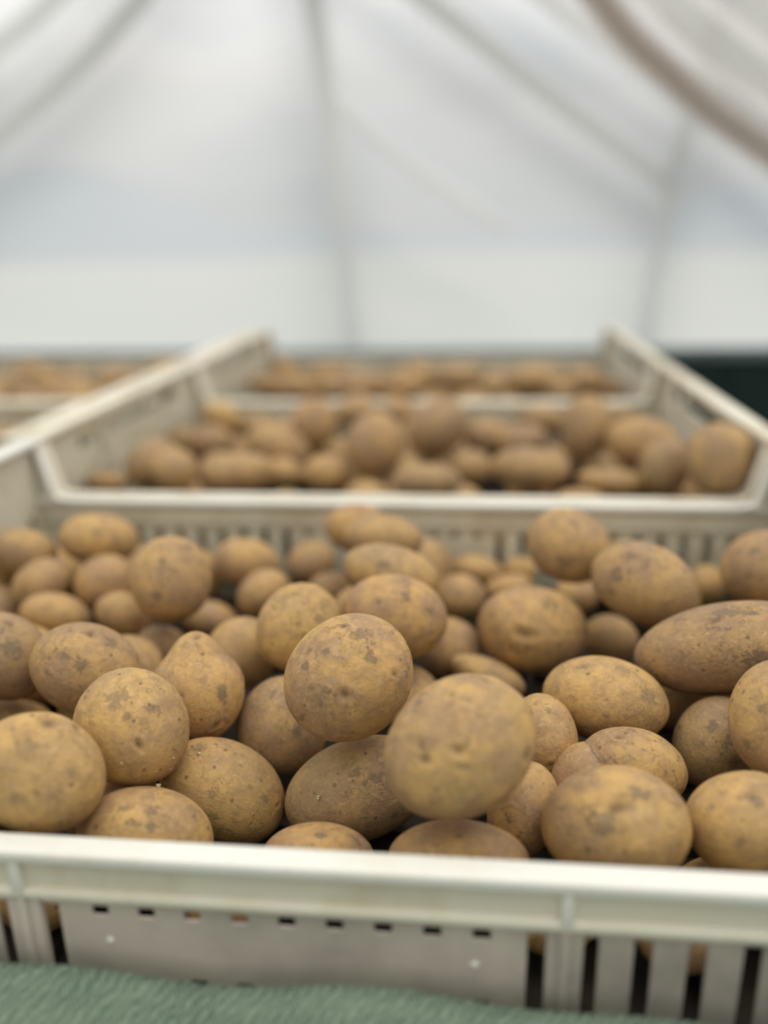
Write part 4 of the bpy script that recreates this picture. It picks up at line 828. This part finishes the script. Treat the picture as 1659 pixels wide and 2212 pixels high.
LABELS = {
 'P1': 'big smooth yellow potato cut by the left edge, resting on the front rim',
 'P2': 'blotchy potato half hidden by the front rim, between big yellow and speckled ones',
 'P3': 'round tan potato with grey smudges and tiny sprouts, right above the blotchy one',
 'P4': 'speckled oval potato with small dark flecks, below the pear-shaped one',
 'P5': 'low brown potato, only its top showing over the rim, below the long dirty-sided one',
 'P6': 'long brown potato with black dirt patches, lying under the scabby round one',
 'P7': 'large pale potato with a cluster of eyes, propped highest near the front middle',
 'P8': 'flat tan potato just over the front rim, below the large pale many-eyed one',
 'P9': 'large blurred potato with one central hollow, touching the front rim at right',
 'P10': 'dark speckled upright potato in the gap under the large pale many-eyed one',
 'P11': 'narrow potato peeking out behind the right shoulder of the large many-eyed one',
 'P12': 'knobbly two-lobed potato with a dirty crease, behind the blurred one on the rim',
 'P14': 'yellow potato with scattered scab patches near the right edge above the front rim',
 'P15': 'sliver of a potato top showing over the rim in the bottom right corner',
 'P16': 'upright tan potato cut by the right edge, under the long grey-brown one',
 'P17': 'dull netted potato wedged behind the upright one at the right edge',
 'P18': 'longest potato, grey-brown and oblong, lying across the heap at the right edge',
 'P19': 'greenish yellow oval potato with two round dark spots, right of middle',
 'P20': 'blunt oval potato with small eyes on its face, behind the spotted greenish one',
 'P21': 'big round scabby potato standing sharp in the middle of the heap',
 'P22': 'small round yellow potato leaning on the left shoulder of the big scabby one',
 'P23': 'brown oval potato right behind the big round scabby one',
 'P24': 'pear-shaped potato with its pointed tip upward',
 'P25': 'netted greenish-brown potato behind the round smudged one at left',
 'P26': 'reddish-brown potato cut by the left edge, above the big smooth yellow one',
 'P27': 'dark potato top squeezed at the left edge just above the big smooth yellow one',
 'P28': 'dull brown potato in shade between the pear-shaped and big scabby ones',
 'P29': 'brown potato behind the pear-shaped one, left of the small round yellow one',
 'P30': 'small dim potato behind the tip gap of the netted and pear-shaped ones',
 'P31': 'large round blurred potato standing out above the pear-shaped one',
 'P32': 'small blurred potato at the lower left of the large round blurred one',
 'P33': 'oval blurred potato just behind the netted greenish-brown one',
 'P34': 'egg-shaped blurred potato near the left edge, tilted up to the right',
 'P35': 'blurred potato touching the left flank of the large round blurred one',
 'P36': 'orange-brown blurred potato topmost at left against the crate rear rim',
 'P37': 'blurred tan potato with a dark eye in the rear left corner of the nearest crate',
 'P38': 'dark olive potato in shade at the left edge, rear of the nearest crate',
 'P40': 'yellowish blurred potato peeking out below the large round blurred one',
 'P41': 'blurred orange-tan potato below the rear slots, right of the large round blurred one',
 'P42': 'greyish blurred potato in front of the orange-tan one, above the small yellow one',
 'P43': 'dim potato against the rear slots, just left of the stack in the middle',
 'P44': 'small yellow-brown blurred potato above the big round scabby one',
 'P45': 'olive-yellow potato topmost of the middle stack, touching the rear rim',
 'P46': 'brown blurred potato in front of the olive-yellow topmost one',
 'P47': 'wide blurred oval potato in the middle stack, above the brown oval one',
 'P48': 'blurred potato right of the wide oval one in the middle stack',
 'P49': 'low yellow-brown potato under the rear slots, right of the middle stack',
 'P50': 'dim blurred potato behind the blunt oval one with small eyes',
 'P51': 'tiny sliver of potato at the rear slots left of the tall round one',
 'P52': 'round brown potato standing against the rear rim at right',
 'P53': 'large smooth tan egg-shaped potato leaning right, behind the longest potato',
 'P54': 'small dim potato below the round brown one at the rear rim',
 'P55': 'small brown potato between the blunt oval one and the longest potato',
 'P56': 'small greenish potato under the rear slots behind the large egg-shaped one',
 'P57': 'blurred orange-tan potato cut by the right edge near the rear rim',
 'P58': 'dim olive potato right below the brown oval one',
 'P59': 'flat yellow potato top above the large pale many-eyed one',
 'P60': 'brown potato wedged between the big scabby and large pale ones',
 'Q1': 'lowest left potato of the second crate, barely over its front rim',
 'Q2': 'dark blurred potato near the front left of the second crate',
 'Q3': 'small yellow-brown potato in front of the dark one in the second crate',
 'Q4': 'wide tan potato behind the front rim of the second crate at left',
 'Q5': 'yellow potato by the rear left corner of the second crate',
 'Q6': 'dim potato just in front of the yellow one, rear left of the second crate',
 'Q7': 'dim potato beside the left end wall at the rear of the second crate',
 'Q8': 'large flat blurred potato left of middle in the second crate',
 'Q9': 'small blurred potato between the wide tan and the front middle ones, second crate',
 'Q10': 'upright reddish potato standing left of middle in the second crate',
 'Q11': 'pale yellow potato touching the front rim left of middle, second crate',
 'Q12': 'large egg-shaped upright potato in the middle of the second crate',
 'Q13': 'low tan potato over the front rim, middle of the second crate',
 'Q14': 'round yellowish potato behind the middle of the second crate',
 'Q15': 'small blurred potato right of the low tan one, second crate',
 'Q16': 'small orange potato right of the round yellowish one, second crate',
 'Q17': 'long blurred reddish potato behind the front rim, right of middle, second crate',
 'Q18': 'pale olive potato behind the long reddish one, second crate',
 'Q19': 'dark upright potato, tallest at the right of the second crate',
 'Q20': 'big tan potato right of the tallest dark one, second crate',
 'Q21': 'tilted tan potato in front of the big tan one, second crate',
 'Q22': 'flat potato lying along the front rim at right, second crate',
 'Q23': 'largest round brown potato in the front right corner of the second crate',
 'Q24': 'potato below the rear rim at left, second crate',
 'Q25': 'small potato against the rear rim left of middle, second crate',
 'Q26': 'small potato against the rear rim in the middle, second crate',
 'Q27': 'pale potato against the rear rim right of middle, second crate',
 'Q28': 'potato against the rear rim at right behind the tallest dark one',
 'R1': 'potato over the near rim at left of the farthest crate in line',
 'R2': 'potato left of middle in the farthest crate in line',
 'R3': 'pale potato near the middle left of the farthest crate in line',
 'R4': 'small potato in the middle of the farthest crate in line',
 'R5': 'wide reddish potato standing up in the middle of the farthest crate',
 'R6': 'small potato between two wide reddish ones in the farthest crate',
 'R7': 'wide reddish potato right of middle in the farthest crate',
 'R8': 'small dim potato right of the two wide reddish ones, farthest crate',
 'R9': 'tan potato near the right end of the farthest crate in line',
 'R10': 'potato in the left corner of the farthest crate in line',
 'R11': 'small potato in the right corner of the farthest crate in line',
}

def ico(level):
    bm = bmesh.new(); bmesh.ops.create_icosphere(bm, subdivisions=level, radius=1.0)
    v = np.array([x.co[:] for x in bm.verts]); f = np.array([[y.index for y in x.verts] for x in bm.faces]); bm.free()
    return v/np.linalg.norm(v, axis=1)[:, None], f
ICO = {5: ico(6), 4: ico(5), 3: ico(4)}
def swirl(D, seed, freq, n=10):
    r = np.random.default_rng(seed); out = np.zeros(len(D))
    for _ in range(n):
        k = r.normal(size=3); k *= freq/np.linalg.norm(k)*r.uniform(.6, 1.4); out += np.sin(D@k+r.uniform(0, 6.283))
    return out/n**.5
def smoothmax(a, b, k):
    return np.log(np.exp(a/k)+np.exp(b/k))*k
def potato_mesh(seed, s, marks, lvl, pid):
    D, Fc = ICO[lvl]; r = np.random.default_rng(seed)
    s = np.array(s); V = D*s; rad = np.linalg.norm(V, axis=1); U = V/rad[:, None]
    if pid == 'P12':
        L = np.array(HEART[:3]); R = HEART[3]
        b = U@L; disc = b*b-(L@L-R*R); r2 = np.where(disc > 0, b+np.sqrt(np.maximum(disc, 0)), 0)
        crease = np.exp(-((rad-r2)/.0007)**2)*(r2 > 0)
        new = smoothmax(rad, np.maximum(r2, .001), .0004); V = U*new[:, None]
    else: crease = np.zeros(len(D))
    f = 1+.020*swirl(D, seed, 1.7) + .011*swirl(D, seed+1, 3.6) + .0035*swirl(D, seed+2, 9)
    if pid == 'P24':
        p = np.array(PEAR); p /= np.linalg.norm(p); c = np.arccos(np.clip(D@p, -1, 1))
        f = 1+.010*swirl(D, seed, 2.5)+.045*np.exp(-(c/.28)**2)-.105*np.exp(-((c-.80)/.36)**2)+.03*np.exp(-((c-1.7)/.5)**2)
    if pid in ('P1', 'P2', 'P5', 'P8', 'P15'): f = 1+.008*swirl(D, seed, 2.2)+.003*swirl(D, seed+1, 6)
    # rounded-box tendency differs from potato to potato
    V = V*f[:, None]
    col = np.zeros((len(D), 4)); col[:, 3] = 1; col[:, 0] = crease*.9
    R = float(np.prod(s)**(1/3)); mk = list(marks)
    if lvl >= 3:
        for _ in range(r.integers(2, 5)):                            # eyes nobody pointed at
            h = r.normal(size=3); h /= np.linalg.norm(h)
            if mk and max(h@np.array(m[:3]) for m in mk) > .75: continue
            mk.append([*h, r.uniform(1.2, 2.2), 'e'])
    nrm = U
    for a, b, c, rm, t in mk:
        h = np.array([a, b, c]); w = rm/1000/R; ang = np.arccos(np.clip(D@h, -1, 1))
        if t == 'e':
            q = r.normal(size=3); q -= q@h*h; q /= np.linalg.norm(q); across = D@np.cross(h, q)
            dist = np.sqrt(np.maximum(ang**2+1.2*across**2, 0))
            g = np.exp(-(dist/(w*1.15))**2); V -= U*(g*min(.0014, rm*.00042))[:, None]
            V += U*(np.exp(-((dist-w*2.0)/(w*.8))**2)*min(.0005, rm*.00012))[:, None]
            col[:, 1] = np.maximum(col[:, 1], np.exp(-(dist/(w*.80))**2))
        elif t == 's':
            col[:, 0] = np.maximum(col[:, 0], np.exp(-(ang/(w*1.15))**2)*.80)
    col[:, 2] = TONE.get(pid, r.uniform(.3, .7) if pid[0] in 'PE' or pid == 'F0' else r.uniform(0, .42))
    me = bpy.data.meshes.new('potato')
    me.vertices.add(len(V)); me.vertices.foreach_set('co', V.ravel())
    me.loops.add(len(Fc)*3); me.loops.foreach_set('vertex_index', Fc.ravel())
    me.polygons.add(len(Fc)); me.polygons.foreach_set('loop_start', np.arange(0, len(Fc)*3, 3)); me.polygons.foreach_set('use_smooth', np.ones(len(Fc), bool))
    me.update(calc_edges=True)
    a = me.color_attributes.new('marks', 'FLOAT_COLOR', 'POINT'); a.data.foreach_set('color', col.ravel())
    me.materials.append(SKIN)
    return me, mk
def sprout(parent, h, s, seed):
    r = random.Random(seed); bm = bmesh.new(); p = Vector([h[i]*s[i] for i in range(3)]); n = p.normalized()
    for k in range(3):
        bmesh.ops.create_icosphere(bm, subdivisions=2, radius=1, matrix=Matrix.Translation(p*1.002+n*.0002+Vector([r.uniform(-.0005, .0005) for _ in range(3)])) @ Matrix.Diagonal((.0006, .0005, .0006, 1)))
    o = obj('sprout', bm, SPROUT, parent, True); o['label'] = 'tiny pale sprout nub'
TONE = {'Q5': .9, 'Q11': .6, 'P1': .95, 'P3': .8, 'P19': .9, 'P4': .75, 'P14': .75, 'P22': .85, 'P24': .6, 'P7': .55, 'P9': .55, 'P11': .7, 'P21': .6, 'P16': .6, 'P36': .75, 'P18': .12, 'P28': .15, 'P6': .1, 'P17': .12, 'P53': .2, 'P26': .2, 'P25': .35, 'P10': .35, 'P31': .3, 'P46': .25, 'P52': .3, 'P12': .5, 'P20': .6}
idx = 0
POT = {}
for row in POTATOES:
    pid, x, y, z, sx, sy, sz, *ax = row
    a0 = np.array(ax[:3]); a0 /= np.linalg.norm(a0); a1 = np.array(ax[3:6]); a1 -= a1@a0*a0; a1 /= np.linalg.norm(a1); a2 = np.cross(a0, a1)
    idx += 1
    lvl = 5 if (pid[0] == 'P' and y < .44) else 4 if (pid[0] == 'P' or pid == 'F0') else 3
    me, mk = potato_mesh(1000+idx*17, (sx/1000, sy/1000, sz/1000), MARKS.get(pid, []), lvl, pid)
    o = bpy.data.objects.new('potato', me); COL.objects.link(o)
    o.matrix_world = Matrix(((a0[0], a1[0], a2[0], x), (a0[1], a1[1], a2[1], y), (a0[2], a1[2], a2[2], z), (0, 0, 0, 1)))
    if pid in LABELS: lab = LABELS[pid]; grp = GROUPS[pid[0]]
    else: lab, grp = SHARED[pid]
    tag(o, lab, 'potato', grp); POT[pid] = o
    for m in mk:
        if m[4] == 'p': sprout(o, m[:3], (sx/1000, sy/1000, sz/1000), idx)


def crumb():
    o = POT['P4']; best = max((o.matrix_world @ v.co for v in o.data.vertices), key=lambda p: p.z-.25*p.y)
    for dx, r, lab in ((0, .0011, 'tiny white crumb on top of the speckled oval potato'), (-.0048, .0006, 'tiniest pale crumb beside the white one on the speckled oval potato')):
        bm = bmesh.new(); rn = random.Random(int(r*1e5))
        for k in range(4): bmesh.ops.create_icosphere(bm, subdivisions=2, radius=r*rn.uniform(.4, .6), matrix=Matrix.Translation(Vector((rn.uniform(-1, 1)*r*.8, rn.uniform(-.5, .5)*r, rn.uniform(0, .7)*r))))
        c = obj('crumb', bm, SPROUT, None, True); c.location = best+Vector((dx, -.001, -.0002-abs(dx)*.12)); tag(c, lab, 'crumb')
crumb()
